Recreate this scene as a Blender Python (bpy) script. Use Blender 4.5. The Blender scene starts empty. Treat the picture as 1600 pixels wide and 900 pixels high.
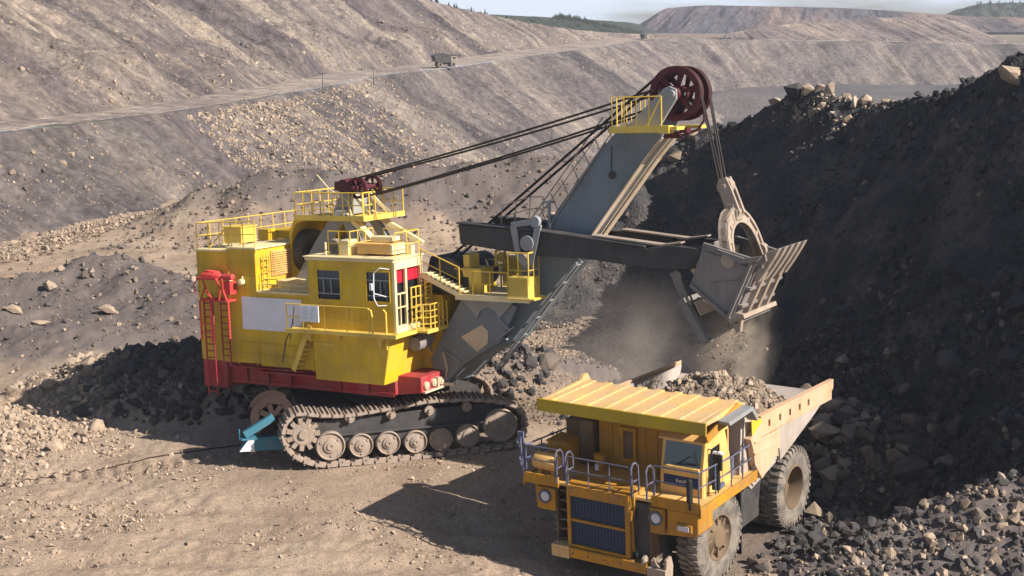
import bpy, bmesh, math, random
import numpy as np
from mathutils import Vector, Matrix
R_ = math.radians
scene = bpy.context.scene
col = scene.collection

# ---------------------------------------------------------------- camera, sky, sun, exposure
cam_data = bpy.data.cameras.new("camera")
cam = bpy.data.objects.new("camera", cam_data)
col.objects.link(cam)
cam.location = (0, 0, 18.4)
cam.rotation_euler = (R_(90 - 10.876), 0, 0)
cam_data.sensor_width = 36
cam_data.lens = 48.6
cam_data.clip_end = 20000
scene.camera = cam

SUN_EL, SUN_AZ = 35.0, -28.5            # azimuth of the sun measured from +X
sdir = Vector((math.cos(R_(SUN_EL)) * math.cos(R_(SUN_AZ)), math.cos(R_(SUN_EL)) * math.sin(R_(SUN_AZ)), math.sin(R_(SUN_EL))))
world = bpy.data.worlds.new("World")
scene.world = world
world.use_nodes = True
wn = world.node_tree
for n in list(wn.nodes): wn.nodes.remove(n)
wo = wn.nodes.new('ShaderNodeOutputWorld'); wb = wn.nodes.new('ShaderNodeBackground'); sky = wn.nodes.new('ShaderNodeTexSky')
sky.sky_type = 'NISHITA'; sky.sun_disc = False
sky.sun_elevation = R_(SUN_EL); sky.sun_rotation = math.atan2(sdir.x, sdir.y)
sky.dust_density = .9; sky.air_density = 1.0; sky.ozone_density = 1.5
wtc = wn.nodes.new('ShaderNodeTexCoord'); wmp = wn.nodes.new('ShaderNodeMapping'); wmp.inputs['Scale'].default_value = (3, 3, 22)
wno = wn.nodes.new('ShaderNodeTexNoise'); wno.inputs['Scale'].default_value = 1.6; wno.inputs['Detail'].default_value = 6
wrm = wn.nodes.new('ShaderNodeValToRGB'); wrm.color_ramp.elements[0].position = .40; wrm.color_ramp.elements[1].position = .58
wmx = wn.nodes.new('ShaderNodeMix'); wmx.data_type = 'RGBA'; wmx.inputs['B'].default_value = (10.5, 12.0, 14.5, 1)
wmm = wn.nodes.new('ShaderNodeMath'); wmm.operation = 'MULTIPLY'; wmm.inputs[1].default_value = .8
wn.links.new(wtc.outputs['Generated'], wmp.inputs['Vector']); wn.links.new(wmp.outputs[0], wno.inputs['Vector'])
wn.links.new(wno.outputs['Fac'], wrm.inputs['Fac']); wn.links.new(wrm.outputs['Color'], wmm.inputs[0])
wse = wn.nodes.new('ShaderNodeSeparateXYZ'); wn.links.new(wtc.outputs['Generated'], wse.inputs[0])
wlo = wn.nodes.new('ShaderNodeMapRange'); wlo.inputs['From Min'].default_value = .10; wlo.inputs['From Max'].default_value = .02; wn.links.new(wse.outputs['Z'], wlo.inputs[0])
wm2 = wn.nodes.new('ShaderNodeMath'); wm2.operation = 'MULTIPLY'; wn.links.new(wmm.outputs[0], wm2.inputs[0]); wn.links.new(wlo.outputs[0], wm2.inputs[1])
wn.links.new(wm2.outputs[0], wmx.inputs['Factor']); wn.links.new(sky.outputs[0], wmx.inputs['A'])
wn.links.new(wmx.outputs['Result'], wb.inputs['Color']); wb.inputs['Strength'].default_value = .052
wn.links.new(wb.outputs[0], wo.inputs['Surface'])
sl = bpy.data.lights.new("sun", 'SUN'); sl.energy = 5.0; sl.angle = R_(.5); sl.color = (1, .90, .79)
so = bpy.data.objects.new("sun", sl); col.objects.link(so); so.location = (60, -30, 60)
so.rotation_euler = (-sdir).to_track_quat('-Z', 'Y').to_euler()
scene.view_settings.view_transform = 'Standard'; scene.view_settings.look = 'None'
scene.view_settings.gamma = 1; scene.view_settings.use_curve_mapping = False
scene.view_settings.exposure = .72
scene.cycles.volume_bounces = 1
scene.cycles.max_bounces = 6

# ---------------------------------------------------------------- helpers: tags, materials
def tag(o, label=None, cat=None, group=None, kind=None):
    if label: o['label'] = label
    if cat: o['category'] = cat
    if group: o['group'] = group
    if kind: o['kind'] = kind
    return o

def s2l(c): return tuple((x / 12.92 if x <= .04045 else ((x + .055) / 1.055) ** 2.4) for x in c)

def nodes(m): return m.node_tree.nodes, m.node_tree.links

def mat_base(name, rough=.8, metal=0, spec=.3):
    m = bpy.data.materials.new(name); m.use_nodes = True
    b = m.node_tree.nodes['Principled BSDF']
    b.inputs['Roughness'].default_value = rough; b.inputs['Metallic'].default_value = metal
    b.inputs['Specular IOR Level'].default_value = spec
    return m, b

def ramp(N, stops):
    r = N.new('ShaderNodeValToRGB'); e = r.color_ramp.elements
    while len(e) < len(stops): e.new(.5)
    for k, (p, c) in enumerate(stops):
        e[k].position = p; e[k].color = (*c, 1) if len(c) == 3 else c
    return r

def noise(N, L, vec, scale, detail=4, rough=.55, mapscale=None, dist=0):
    n = N.new('ShaderNodeTexNoise'); n.inputs['Scale'].default_value = scale
    n.inputs['Detail'].default_value = detail; n.inputs['Roughness'].default_value = rough
    n.inputs['Distortion'].default_value = dist
    if mapscale:
        mp = N.new('ShaderNodeMapping'); mp.inputs['Scale'].default_value = mapscale
        L.new(vec, mp.inputs['Vector']); vec = mp.outputs[0]
    L.new(vec, n.inputs['Vector'])
    return n

def mix(N, L, fac, a, b, mode='MIX'):
    m = N.new('ShaderNodeMix'); m.data_type = 'RGBA'; m.blend_type = mode
    for s, v in (('Factor', fac), ('A', a), ('B', b)):
        if hasattr(v, 'links') or hasattr(v, 'is_linked'): L.new(v, m.inputs[s])
        elif isinstance(v, (int, float)): m.inputs[s].default_value = v
        else: m.inputs[s].default_value = (*v, 1)
    return m.outputs['Result']

def bump(N, L, b, h, strength, dist):
    bp = N.new('ShaderNodeBump'); bp.inputs['Strength'].default_value = strength; bp.inputs['Distance'].default_value = dist
    L.new(h, bp.inputs['Height']); L.new(bp.outputs[0], b.inputs['Normal'])

def painted(name, c, dust=(.36, .28, .21), amount=.35, rough=.5, metal=0, streak=1.0, scale=1.3):
    """paint with dust film, vertical dirt runs and chips"""
    m, b = mat_base(name, rough, metal); N, L = nodes(m)
    tc = N.new('ShaderNodeTexCoord').outputs['Object']
    n1 = noise(N, L, tc, scale, 6, .65)
    r1 = ramp(N, [(.38, (0, 0, 0)), (.72, (1, 1, 1))]); L.new(n1.outputs['Fac'], r1.inputs[0])
    n2 = noise(N, L, tc, 2.2, 5, .6, (4, 4, .35))
    r2 = ramp(N, [(.5, (0, 0, 0)), (.78, (1, 1, 1))]); L.new(n2.outputs['Fac'], r2.inputs[0])
    ma = N.new('ShaderNodeMath'); ma.operation = 'MULTIPLY'; ma.inputs[1].default_value = amount; L.new(r1.outputs[0], ma.inputs[0])
    mb = N.new('ShaderNodeMath'); mb.operation = 'MULTIPLY'; mb.inputs[1].default_value = amount * .7 * streak; L.new(r2.outputs[0], mb.inputs[0])
    n3 = noise(N, L, tc, 14, 3, .6)
    r3 = ramp(N, [(.66, (0, 0, 0)), (.7, (1, 1, 1))]); L.new(n3.outputs['Fac'], r3.inputs[0])
    mc = N.new('ShaderNodeMath'); mc.operation = 'MULTIPLY'; mc.inputs[1].default_value = min(.7, amount * 1.2); L.new(r3.outputs[0], mc.inputs[0])
    dark = tuple(x * .45 + .012 for x in c)
    n9 = noise(N, L, tc, .55, 3, .5); r9 = ramp(N, [(.35, (.80, .78, .74)), (.5, (1, 1, 1)), (.68, (1.10, 1.10, 1.14))]); L.new(n9.outputs['Fac'], r9.inputs[0])
    k = mix(N, L, ma.outputs[0], mix(N, L, 1.0, c, r9.outputs[0], 'MULTIPLY'), dust)
    k = mix(N, L, mb.outputs[0], k, dark)
    k = mix(N, L, mc.outputs[0], k, tuple(x * .5 + y * .25 for x, y in zip(dust, c)))
    L.new(k, b.inputs['Base Color'])
    rr = N.new('ShaderNodeMapRange'); rr.inputs['To Min'].default_value = rough; rr.inputs['To Max'].default_value = min(1, rough + .4)
    L.new(n1.outputs['Fac'], rr.inputs[0]); L.new(rr.outputs[0], b.inputs['Roughness'])
    bump(N, L, b, n1.outputs['Fac'], .15, .03)
    return m

# ---------------------------------------------------------------- numpy noise
rng = np.random.default_rng(7)
def _h(ix, iy, seed):
    n = (ix.astype(np.int64) * 374761393 + iy.astype(np.int64) * 668265263 + seed * 1442695041) & 0xffffffff
    n = ((n ^ (n >> 13)) * 1274126177) & 0xffffffff
    n = (n ^ (n >> 16)) & 0xffffffff
    return n.astype(np.float64) / 0xffffffff
def vn(x, y, seed=0):
    x, y = np.broadcast_arrays(np.asarray(x, float), np.asarray(y, float))
    ix = np.floor(x); iy = np.floor(y); fx = x - ix; fy = y - iy
    fx = fx * fx * fx * (fx * (fx * 6 - 15) + 10); fy = fy * fy * fy * (fy * (fy * 6 - 15) + 10)
    a = _h(ix, iy, seed); b = _h(ix + 1, iy, seed); c = _h(ix, iy + 1, seed); d = _h(ix + 1, iy + 1, seed)
    return (a + (b - a) * fx) * (1 - fy) + (c + (d - c) * fx) * fy
def fbm(x, y, o=4, seed=0, g=.5):
    s = 0; a = 1; t = 0
    for k in range(o):
        s = s + a * vn(x * 2 ** k + 17.3 * k, y * 2 ** k - 9.1 * k, seed + k); t += a; a *= g
    return s / t * 2 - 1
def ridged(x, y, o=4, seed=0):
    s = 0; a = 1; t = 0
    for k in range(o):
        s = s + a * (1 - np.abs(2 * vn(x * 2 ** k + 5.3 * k, y * 2 ** k - 3.1 * k, seed + k) - 1)); t += a; a *= .5
    return s / t
def sst(a, b, x):
    t = np.clip((x - a) / (b - a), 0, 1); return t * t * (3 - 2 * t)
def cells(x, y, seed=0):
    """distance to the nearest jittered point: lumpy ground"""
    ix = np.floor(x); iy = np.floor(y); best = np.full(np.broadcast(x, y).shape, 9.)
    for dx in (-1, 0, 1):
        for dy in (-1, 0, 1):
            cx = ix + dx + _h(ix + dx, iy + dy, seed); cy = iy + dy + _h(ix + dx, iy + dy, seed + 9)
            best = np.minimum(best, (x - cx) ** 2 + (y - cy) ** 2)
    return np.sqrt(best)

def grid_mesh(name, X, Y, Z, mat, keep=None, attrs=None, uv=None, smooth=True):
    nr, nc = X.shape
    co = np.stack([X, Y, Z], -1).reshape(-1, 3)
    i = np.arange(nr * nc).reshape(nr, nc)
    f = np.stack([i[:-1, :-1], i[:-1, 1:], i[1:, 1:], i[1:, :-1]], -1)
    if keep is not None: f = f[keep[:-1, :-1] | keep[1:, 1:]]
    return mesh_np(name, co, f.reshape(-1, 4), mat, attrs, uv, smooth)

def mesh_np(name, co, f, mat, attrs=None, uv=None, smooth=True):
    me = bpy.data.meshes.new(name); k = f.shape[1]
    me.vertices.add(len(co)); me.vertices.foreach_set('co', co.astype(np.float32).ravel())
    me.loops.add(f.size); me.loops.foreach_set('vertex_index', f.astype(np.int32).ravel())
    me.polygons.add(len(f)); me.polygons.foreach_set('loop_start', np.arange(0, f.size, k, dtype=np.int32))
    me.polygons.foreach_set('use_smooth', np.full(len(f), smooth))
    for an, av in (attrs or {}).items():
        a = me.attributes.new(an, 'FLOAT', 'POINT'); a.data.foreach_set('value', np.asarray(av, np.float32).ravel())
    if uv is not None:
        l = me.uv_layers.new(name='UVMap'); l.data.foreach_set('uv', uv.reshape(-1, 2)[f.ravel()].astype(np.float32).ravel())
    me.update(calc_edges=True); me.validate()
    me.materials.append(mat)
    o = bpy.data.objects.new(name, me); col.objects.link(o)
    return o

# ---------------------------------------------------------------- ground shape
def ridge(x, y, pts, sharp=.18):
    """heap along a polyline; pts = (x, y, height, width on the left/near side, width on the right/far side)"""
    best = np.zeros_like(x)
    for (a, b) in zip(pts[:-1], pts[1:]):
        ax, ay, ah, al, ar = a; bx, by, bh, bl, br = b
        dx, dy = bx - ax, by - ay; q = dx * dx + dy * dy
        t = np.clip(((x - ax) * dx + (y - ay) * dy) / q, 0, 1)
        ox = x - (ax + t * dx); oy = y - (ay + t * dy); d = np.hypot(ox, oy)
        side = dx * oy - dy * ox
        wl = al + (bl - al) * t; wr = ar + (br - ar) * t
        w = np.where(side > 0, wr, wl); h = ah + (bh - ah) * t
        p = np.clip(1 - (np.sqrt(d * d + (w * sharp * .5) ** 2) - w * sharp * .5) / w, 0, 1)
        p = np.where(p < .25, p * p * 2.0, p - .125 * (1 - (p - .25) / .75))
        best = np.maximum(best, h * np.clip(p, 0, 1))
    return best
HEAP = [(-22.6, 65.2, .2, 2, 5), (-21.4, 66.0, 1.1, 2.5, 6), (-19, 66.5, 2.2, 4, 7), (-15.2, 65.8, 3.1, 5, 7), (-10.9, 65.6, 2.9, 5, 8), (-6, 66.5, 2.4, 4, 8), (0, 68, 1.6, 4, 8)]
BERM = [(8.6, 41.9, .2, 3, 1.0), (9.6, 42.6, .9, 3, 1.4), (11.4, 43.0, 1.5, 4, 2.0), (13.4, 43.9, 2.2, 4, 2.4), (15.2, 43.6, 2.8, 4, 3), (17.2, 43.9, 3.3, 5, 4), (21, 44.5, 4.5, 6, 6), (30, 44, 5, 8, 8)]
MOUND = [(-42, 88, 1.5, 9, 7), (-33, 89, 1.6, 9, 6), (-28, 91, 2.6, 9, 4), (-22, 89, 1.8, 9, 6), (-17, 86, 1.9, 8, 7), (-12, 84, 1.0, 7, 7)]
MOUND2 = [(-34, 78, .8, 7, 6), (-26, 77, 1.5, 8, 6), (-20, 78, .9, 6, 6)]
EDGE = [(-31, 124, .6, 8, 8), (-26, 124, 3.6, 9, 9), (-21, 125, 5.6, 10, 9), (-16.5, 125, 5.0, 9, 9), (-13, 124, 2.6, 9, 9), (-8, 125, 5.2, 10, 9), (-1, 127, 5.8, 11, 9), (8, 128, 5.2, 11, 9), (20, 127, 4, 10, 9), (40, 122, 4, 10, 9)]
PILE = [(1.6, 85.0, .2, 3, 4), (3.4, 90.2, 1.4, 4, 5), (6.6, 94, 5.0, 6, 7), (10.4, 98, 9.3, 9, 10), (13.5, 97.3, 10.6, 10, 12), (17.2, 93.7, 13.0, 12, 14),
        (20.4, 88.7, 13.9, 13, 15), (22.8, 82.5, 13.7, 12.5, 15), (23.9, 76.6, 14.9, 13, 16), (24.7, 72.8, 15.9, 13.5, 16), (24.8, 66.5, 16.3, 13.5, 17), (26.2, 60, 17.0, 13, 17),
        (27.2, 54, 16.0, 12, 17), (26.8, 49, 13.2, 11, 16), (26.2, 45, 11.0, 9.5, 14), (26.4, 41, 10.4, 8.5, 13), (27.4, 36, 9.4, 9, 12), (28.5, 28, 6, 9, 12)]
def G(x, y, fine=True):
    x = np.asarray(x, float); y = np.asarray(y, float)
    z = .22 * fbm(x / 9, y / 9, 3, 3) + .10 * fbm(x / 2.2, y / 2.2, 3, 5)
    r1 = np.hypot(x + 4.9, y - 57.9); w1 = np.exp(-(r1 / 8.6) ** 6)
    z = z * (1 - w1) + w1 * (.57 + .024 * (x + 4.9) - .020 * (y - 57.9))
    z = z + (1 - w1) * .57 * np.exp(-(r1 / 13) ** 2) * .8
    r2 = np.hypot((x - 7), (y - 47.8)); w2 = np.exp(-(r2 / 6.2) ** 6)
    z = z * (1 - w2) + w2 * (-.03 + .0413 * (x - 4.69) + .014 * (y - 45.25))
    wild = 1 - np.maximum(w1, w2)
    lump = fbm(x / 5, y / 5, 3, 61)
    hp = ridge(x, y, HEAP); z = z + hp * (1 + .25 * lump)
    z = z + ridge(x, y, BERM) * (1 + .2 * lump)
    m = ridge(x, y, MOUND, .5) + ridge(x, y, MOUND2, .6); z = z + m * (1 + .45 * fbm(x / 4, y / 4, 3, 21))
    z = z + ridge(x, y, EDGE, .5) * (1 + .2 * fbm(x / 4, y / 4, 3, 23))
    # chunky bank left of the shadow
    lb = np.exp(-(((x + 25.5) / 4.0) ** 2 + ((y - 61) / 3.5) ** 2)); z = z + .7 * lb * (1 + .5 * fbm(x / 1.5, y / 1.5, 3, 33))
    z = z + sst(58, 100, y) * .35 * fbm(x / 6, y / 6, 4, 13)
    # the edge of the bench: beyond it the pit goes deeper
    ye = 131 + 3 * fbm(x / 12, 0 * x, 2, 71) + np.clip(-(x + 26), 0, 30) * 2.0
    z = z - np.clip((y - ye) * .8, 0, 14)
    # prints of the crawler leading away to the left
    u_ = (x + 10) * .961 + (y - 57.0) * .30; v_ = -(x + 10) * .30 + (y - 57.0) * .954
    z = z + .05 * sst(.75, .55, np.abs(v_)) * sst(-16, -13, u_) * sst(1.5, 0, u_) * np.sign(np.sin(u_ * 2 * np.pi / .62)) * (.6 + .5 * vn(x, y, 5)) - .05 * sst(1.0, .6, np.abs(v_)) * sst(-16, -13, u_) * sst(1.5, 0, u_)
    # wheel ruts in the foreground
    for k_, c_ in enumerate((44.6, 47.3, 49.1)):
        d_ = y - (c_ - .10 * (x + 8) + .9 * fbm(x / 9, 0 * x, 2, 610 + k_)); z = z - (.09 * np.exp(-(d_ / .42) ** 2) - .05 * np.exp(-((np.abs(d_) - .85) / .25) ** 2)) * sst(6, 2, x) * (1 - w2) * (.5 + vn(x / 3, y, 620 + k_))
    if fine:
        rough = .35 + .65 * sst(-.2, .35, fbm(x / 3.5, y / 3.5, 3, 41))
        amp = (.045 + .05 * rough) * (.35 + .65 * wild) + .05 * sst(.3, 1.5, hp + m)
        z = z + amp * (fbm(x / .55, y / .55, 3, 51)) + .05 * wild * (.7 - cells(x / .38, y / .38, 77)) * rough
    return z
def P(x, y, fine=True):
    x = np.asarray(x, float); y = np.asarray(y, float)
    wx = x + .8 * fbm(x / 3, y / 3, 3, 81); wy = y + .8 * fbm(x / 3, y / 3, 3, 82)
    p = ridge(wx, wy, PILE, .06)
    q = sst(.2, 4, p)
    z = p + q * (1.0 * fbm(x / 4.5, y / 4.5, 4, 91) + .35 * (ridged(x / 1.7, y / 1.7, 3, 95) - .6))
    if fine:
        z = z + sst(.05, 1.5, p) * (.22 * (.75 - cells(x / .9, y / .9, 99)) + .12 * (.7 - cells(x / .4, y / .4, 101)))
    # looser apron of rubble at the foot of the face
    ap = ridge(x, y, [(9.5, 60, .6, 2, 6), (12.6, 57, 2.1, 2.4, 6), (14.5, 53.5, 2.6, 3, 7), (17, 50.5, 3.0, 3.4, 7), (19.5, 48, 3.6, 4, 7), (23, 46.5, 4, 5, 7)], .4)
    z = np.maximum(z, ap * (1 + .35 * fbm(x / 2, y / 2, 3, 105)) + (.18 * (.75 - cells(x / .8, y / .8, 107)) if fine else 0) - .35 * (ap < .01))
    return z, p, ap
def surf(x, y):
    z, p, ap = P(x, y); return np.maximum(G(x, y), np.where((p > .02) | (ap > .02), G(x, y, False) * .5 + z, -50))

# ground materials
def soil(name, stops, scale, fine, rubble=0, attr=None, dark=(.06, .055, .055), bstr=.5, bdist=.12, extra=None):
    m, b = mat_base(name, .95, 0, .15); N, L = nodes(m)
    tc = N.new('ShaderNodeTexCoord').outputs['Object']
    n1 = noise(N, L, tc, scale, 8, .62); r = ramp(N, stops); L.new(n1.outputs['Fac'], r.inputs[0]); c = r.outputs[0]
    n2 = noise(N, L, tc, fine, 6, .7); r2 = ramp(N, [(.3, (.62, .60, .58)), (.5, (1, 1, 1)), (.72, (1.35, 1.3, 1.22))]); L.new(n2.outputs['Fac'], r2.inputs[0])
    c = mix(N, L, .8, c, r2.outputs[0], 'MULTIPLY')
    v = N.new('ShaderNodeTexVoronoi'); v.inputs['Scale'].default_value = fine * 1.7; v.inputs['Randomness'].default_value = 1; L.new(tc, v.inputs['Vector'])
    r3 = ramp(N, [(0, (1.3, 1.25, 1.2)), (.3, (1, 1, 1)), (.75, (.66, .64, .63))]); L.new(v.outputs['Distance'], r3.inputs[0])
    c = mix(N, L, .6, c, r3.outputs[0], 'MULTIPLY')
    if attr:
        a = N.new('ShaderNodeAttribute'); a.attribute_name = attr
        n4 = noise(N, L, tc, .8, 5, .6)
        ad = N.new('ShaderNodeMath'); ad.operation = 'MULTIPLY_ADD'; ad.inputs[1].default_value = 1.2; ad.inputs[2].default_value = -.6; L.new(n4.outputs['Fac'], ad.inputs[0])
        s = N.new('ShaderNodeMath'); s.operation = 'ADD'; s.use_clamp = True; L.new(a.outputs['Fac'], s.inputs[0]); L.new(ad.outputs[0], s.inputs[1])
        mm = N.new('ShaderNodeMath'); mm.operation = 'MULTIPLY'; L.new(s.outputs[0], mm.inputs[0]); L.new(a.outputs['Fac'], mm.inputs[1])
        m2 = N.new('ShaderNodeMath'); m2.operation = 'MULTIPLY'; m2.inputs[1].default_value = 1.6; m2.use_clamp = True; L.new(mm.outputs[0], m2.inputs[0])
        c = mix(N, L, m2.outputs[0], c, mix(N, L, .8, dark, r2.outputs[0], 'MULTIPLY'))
    if extra: c = extra(N, L, tc, c)
    L.new(c, b.inputs['Base Color'])
    mh = N.new('ShaderNodeMath'); mh.operation = 'MULTIPLY_ADD'; mh.inputs[1].default_value = -.6; L.new(v.outputs['Distance'], mh.inputs[0]); L.new(n2.outputs['Fac'], mh.inputs[2])
    bump(N, L, b, mh.outputs[0], bstr, bdist)
    return m
def floor_extra(N, L, tc, c):
    # one ochre spill on the haul floor at the far left
    a = N.new('ShaderNodeAttribute'); a.attribute_name = 'ochre'
    return mix(N, L, a.outputs['Fac'], c, (.42, .25, .10))
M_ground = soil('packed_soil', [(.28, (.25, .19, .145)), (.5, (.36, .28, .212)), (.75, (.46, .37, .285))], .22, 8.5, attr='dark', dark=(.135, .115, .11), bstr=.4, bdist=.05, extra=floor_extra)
M_pile = soil('dark_overburden', [(.32, (.045, .047, .054)), (.5, (.080, .078, .080)), (.62, (.14, .122, .11)), (.75, (.20, .17, .145))], .35, 3.2, bstr=.9, bdist=.2)

# near bench, a sheet finer towards the photograph's foreground
NR, NC = 860, 900
ty = np.linspace(0, 1, NR)[:, None]; ta = np.linspace(-1, 1, NC)[None, :]
Yg = 24 * (172 / 24) ** ty + 0 * ta; Xg = ta * (.60 * Yg + 6)
Zg = G(Xg, Yg)
dk = ridge(Xg, Yg, BERM) * .7 + ridge(Xg, Yg, HEAP) * .5 + ridge(Xg, Yg, MOUND, .5) * .9 + ridge(Xg, Yg, EDGE, .5) * .22 + ridge(Xg, Yg, MOUND2, .6) * .9 + sst(.1, .45, fbm(Xg / 11, Yg / 7, 3, 201)) * .3 * sst(60, 75, Yg)  # mounds are dark spoil; berm and heap terms put shade into the colour
dk = dk + .8 * np.exp(-((Xg - 13) / 6.5) ** 4 - ((Yg - 47) / 7) ** 4) + .8 * sst(58, 66, Yg) * sst(-1, 5, Xg - (Yg - 60) * .1)  # shade put into the ground colour right of the truck and before the pile
oc = np.exp(-((Xg + 38) / 7.5) ** 2 - ((Yg - 98.5) / 1.5) ** 2) * sst(-.3, .3, fbm(Xg / 2, Yg / 1, 3, 207)) + .8 * np.exp(-((Xg + 31) / 3.5) ** 2 - ((Yg - 102) / 1.1) ** 2)
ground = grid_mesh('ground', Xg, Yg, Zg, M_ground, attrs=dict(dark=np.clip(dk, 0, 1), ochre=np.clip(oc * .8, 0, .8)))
tag(ground, kind='structure')
# blasted pile on the right
Xp, Yp = np.meshgrid(np.arange(-1, 42, .11), np.arange(24, 112, .11))
Zp, pp, ap = P(Xp, Yp); Zp = G(Xp, Yp, False) * .5 + Zp
hill = grid_mesh('hill', Xp, Yp, Zp, M_pile, keep=(pp > .03) | (ap > .03)); tag(hill, kind='structure')

# ---------------------------------------------------------------- far pit walls (lofts between lines)
def resample(pts, n):
    p = np.array(pts, float); d = np.r_[0, np.cumsum(np.hypot(*(p[1:, :2] - p[:-1, :2]).T))]
    # smooth spline-like interpolation through the line
    s = np.linspace(0, 1, n) ** 1.0 * d[-1]
    out = np.stack([np.interp(s, d, p[:, k]) for k in range(3)], -1)
    w = max(3, n // 60); ker = np.hanning(w * 2 + 1); ker /= ker.sum()
    for k in range(3):
        q = np.pad(out[:, k], w, mode='reflect', reflect_type='odd'); out[:, k] = np.convolve(q, ker, 'valid')
    return out, s
def dens(pts, n, power):
    """resample with steps that grow with distance from the camera"""
    out, s = resample(pts, 3000); dist = np.hypot(out[:, 0], out[:, 1])
    w = 1 / dist ** power; c = np.r_[0, np.cumsum((w[1:] + w[:-1]) / 2 * np.diff(s))]; u = np.interp(np.linspace(0, c[-1], n), c, s)
    return np.stack([np.interp(u, s, out[:, k]) for k in range(3)], -1), u
LIP = [(-60, 60, 9.2), (-58, 90, 8.8), (-54.6, 118.2, 8.4), (-50, 135.4, 7.9), (-45.1, 150.7, 7.8), (-38.9, 169.1, 8.0), (-30.8, 224, 8.1), (-24.3, 265, 8.6), (-13.6, 306.7, 8.6), (8.5, 372, 10.1),
       (31.2, 456.8, 10.8), (44, 500, 11.8), (57.5, 524, 12.5), (78.5, 538.5, 12.1), (100, 548.5, 11.5), (155.6, 568.7, 10.5), (214.8, 588.8, 9.2), (291.7, 609, 7.8), (420, 628, 6.5), (600, 650, 6)]
lip, u = dens(LIP, 1500, 1.0)
tan = np.gradient(lip[:, :2], axis=0); tan /= np.hypot(*tan.T)[:, None]
nrm = np.stack([tan[:, 1], -tan[:, 0]], -1)           # towards the pit
def down_wall(name, line, nrm, u, length, slope, rows, mat, seed, rough=1., back=0, start=0):
    v = np.linspace(0, 1, rows)[:, None] * length
    X = line[None, :, 0] + nrm[None, :, 0] * v; Y = line[None, :, 1] + nrm[None, :, 1] * v
    U = np.broadcast_to(u[None, :], X.shape)
    gul = fbm(U / 16 + v / 90, v / 60, 3, seed) ; fine = ridged(U / 3.2 + v / 50 * fbm(U / 20, v / 20, 2, seed + 5), v / 26, 3, seed + 3) - .6
    Z = line[None, :, 2] - v * slope
    body = sst(0, 6, v)
    off = body * rough * (2.6 * gul + 1.5 * fine + .9 * fbm(U / 6, v / 6, 4, seed + 8)) + .3 * fbm(U / 1.6, v / 2.2, 4, seed + 9) * sst(0, 2, v)
    Z = Z + off; X = X + off * .35 * nrm[None, :, 0]; Y = Y + off * .35 * nrm[None, :, 1]
    return X, Y, Z, U, v + 0 * X
def wallmat(name, tones, streak=.8, scale=1.0, grey=(.135, .12, .125), hstops=None):
    m, b = mat_base(name, .95, 0, .1); N, L = nodes(m)
    uvn = N.new('ShaderNodeUVMap').outputs[0]; tc = N.new('ShaderNodeTexCoord').outputs['Object']
    n1 = noise(N, L, uvn, .030 * scale, 6, .6, (1, .13, 1), .25); r1 = ramp(N, tones); L.new(n1.outputs['Fac'], r1.inputs[0])
    n2 = noise(N, L, uvn, .22 * scale, 7, .65, (1, .06, 1), .1); r2 = ramp(N, [(.36, (.62, .61, .65)), (.5, (1, 1, 1)), (.64, (1.28, 1.23, 1.16))]); L.new(n2.outputs['Fac'], r2.inputs[0])
    c = mix(N, L, 1.0, r1.outputs[0], r2.outputs[0], 'MULTIPLY')
    n5 = noise(N, L, uvn, .05 * scale, 4, .5, (1, .16, 1), .4); r5 = ramp(N, [(.52, (0, 0, 0)), (.62, (1, 1, 1))]); L.new(n5.outputs['Fac'], r5.inputs[0])
    mg = N.new('ShaderNodeMath'); mg.operation = 'MULTIPLY'; mg.inputs[1].default_value = .75; L.new(r5.outputs[0], mg.inputs[0])
    c = mix(N, L, mg.outputs[0], c, grey)
    n3 = noise(N, L, tc, .55, 9, .8); r3 = ramp(N, [(.36, (.56, .54, .56)), (.5, (1, 1, 1)), (.64, (1.38, 1.35, 1.30))]); L.new(n3.outputs['Fac'], r3.inputs[0])
    c = mix(N, L, .85, c, r3.outputs[0], 'MULTIPLY')
    n6 = noise(N, L, tc, .09, 5, .6, None, .3); r6 = ramp(N, [(.40, (.78, .76, .80)), (.5, (1, 1, 1)), (.62, (1.15, 1.12, 1.07))]); L.new(n6.outputs['Fac'], r6.inputs[0]); c = mix(N, L, .9, c, r6.outputs[0], 'MULTIPLY')
    vo = N.new('ShaderNodeTexVoronoi'); vo.inputs['Scale'].default_value = 1.5; L.new(tc, vo.inputs['Vector']); sp = N.new('ShaderNodeSeparateColor'); L.new(vo.outputs['Color'], sp.inputs[0]); r7 = ramp(N, [(0, (.74, .73, .75)), (.6, (1, 1, 1)), (.9, (1.1, 1.09, 1.06)), (1, (1.45, 1.42, 1.36))]); L.new(sp.outputs[0], r7.inputs[0]); c = mix(N, L, .8, c, r7.outputs[0], 'MULTIPLY')
    L.new(c, b.inputs['Base Color'])
    mh = N.new('ShaderNodeMath'); mh.operation = 'MULTIPLY_ADD'; mh.inputs[1].default_value = -.35; L.new(vo.outputs['Distance'], mh.inputs[0]); L.new(n3.outputs['Fac'], mh.inputs[2])
    bump(N, L, b, mh.outputs[0], .9, .6)
    return m
T_low = [(.36, (.078, .074, .080)), (.46, (.138, .126, .125)), (.54, (.188, .167, .158)), (.63, (.262, .23, .205))]
T_up = [(.37, (.088, .079, .087)), (.46, (.155, .137, .133)), (.53, (.262, .228, .197)), (.60, (.182, .158, .152)), (.68, (.098, .086, .096))]
M_low = wallmat('lower_wall_soil', T_low); M_up = wallmat('upper_wall_soil', T_up, scale=1.1, grey=(.135, .112, .12))
X, Y, Z, U, V = down_wall('low', lip, nrm, u, 42, .65, 240, M_low, 301)
wall_low = grid_mesh('terrain', X, Y, Z, M_low, uv=np.stack([U, V], -1)); tag(wall_low, kind='structure')
LOWW = (X, Y, Z)
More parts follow.
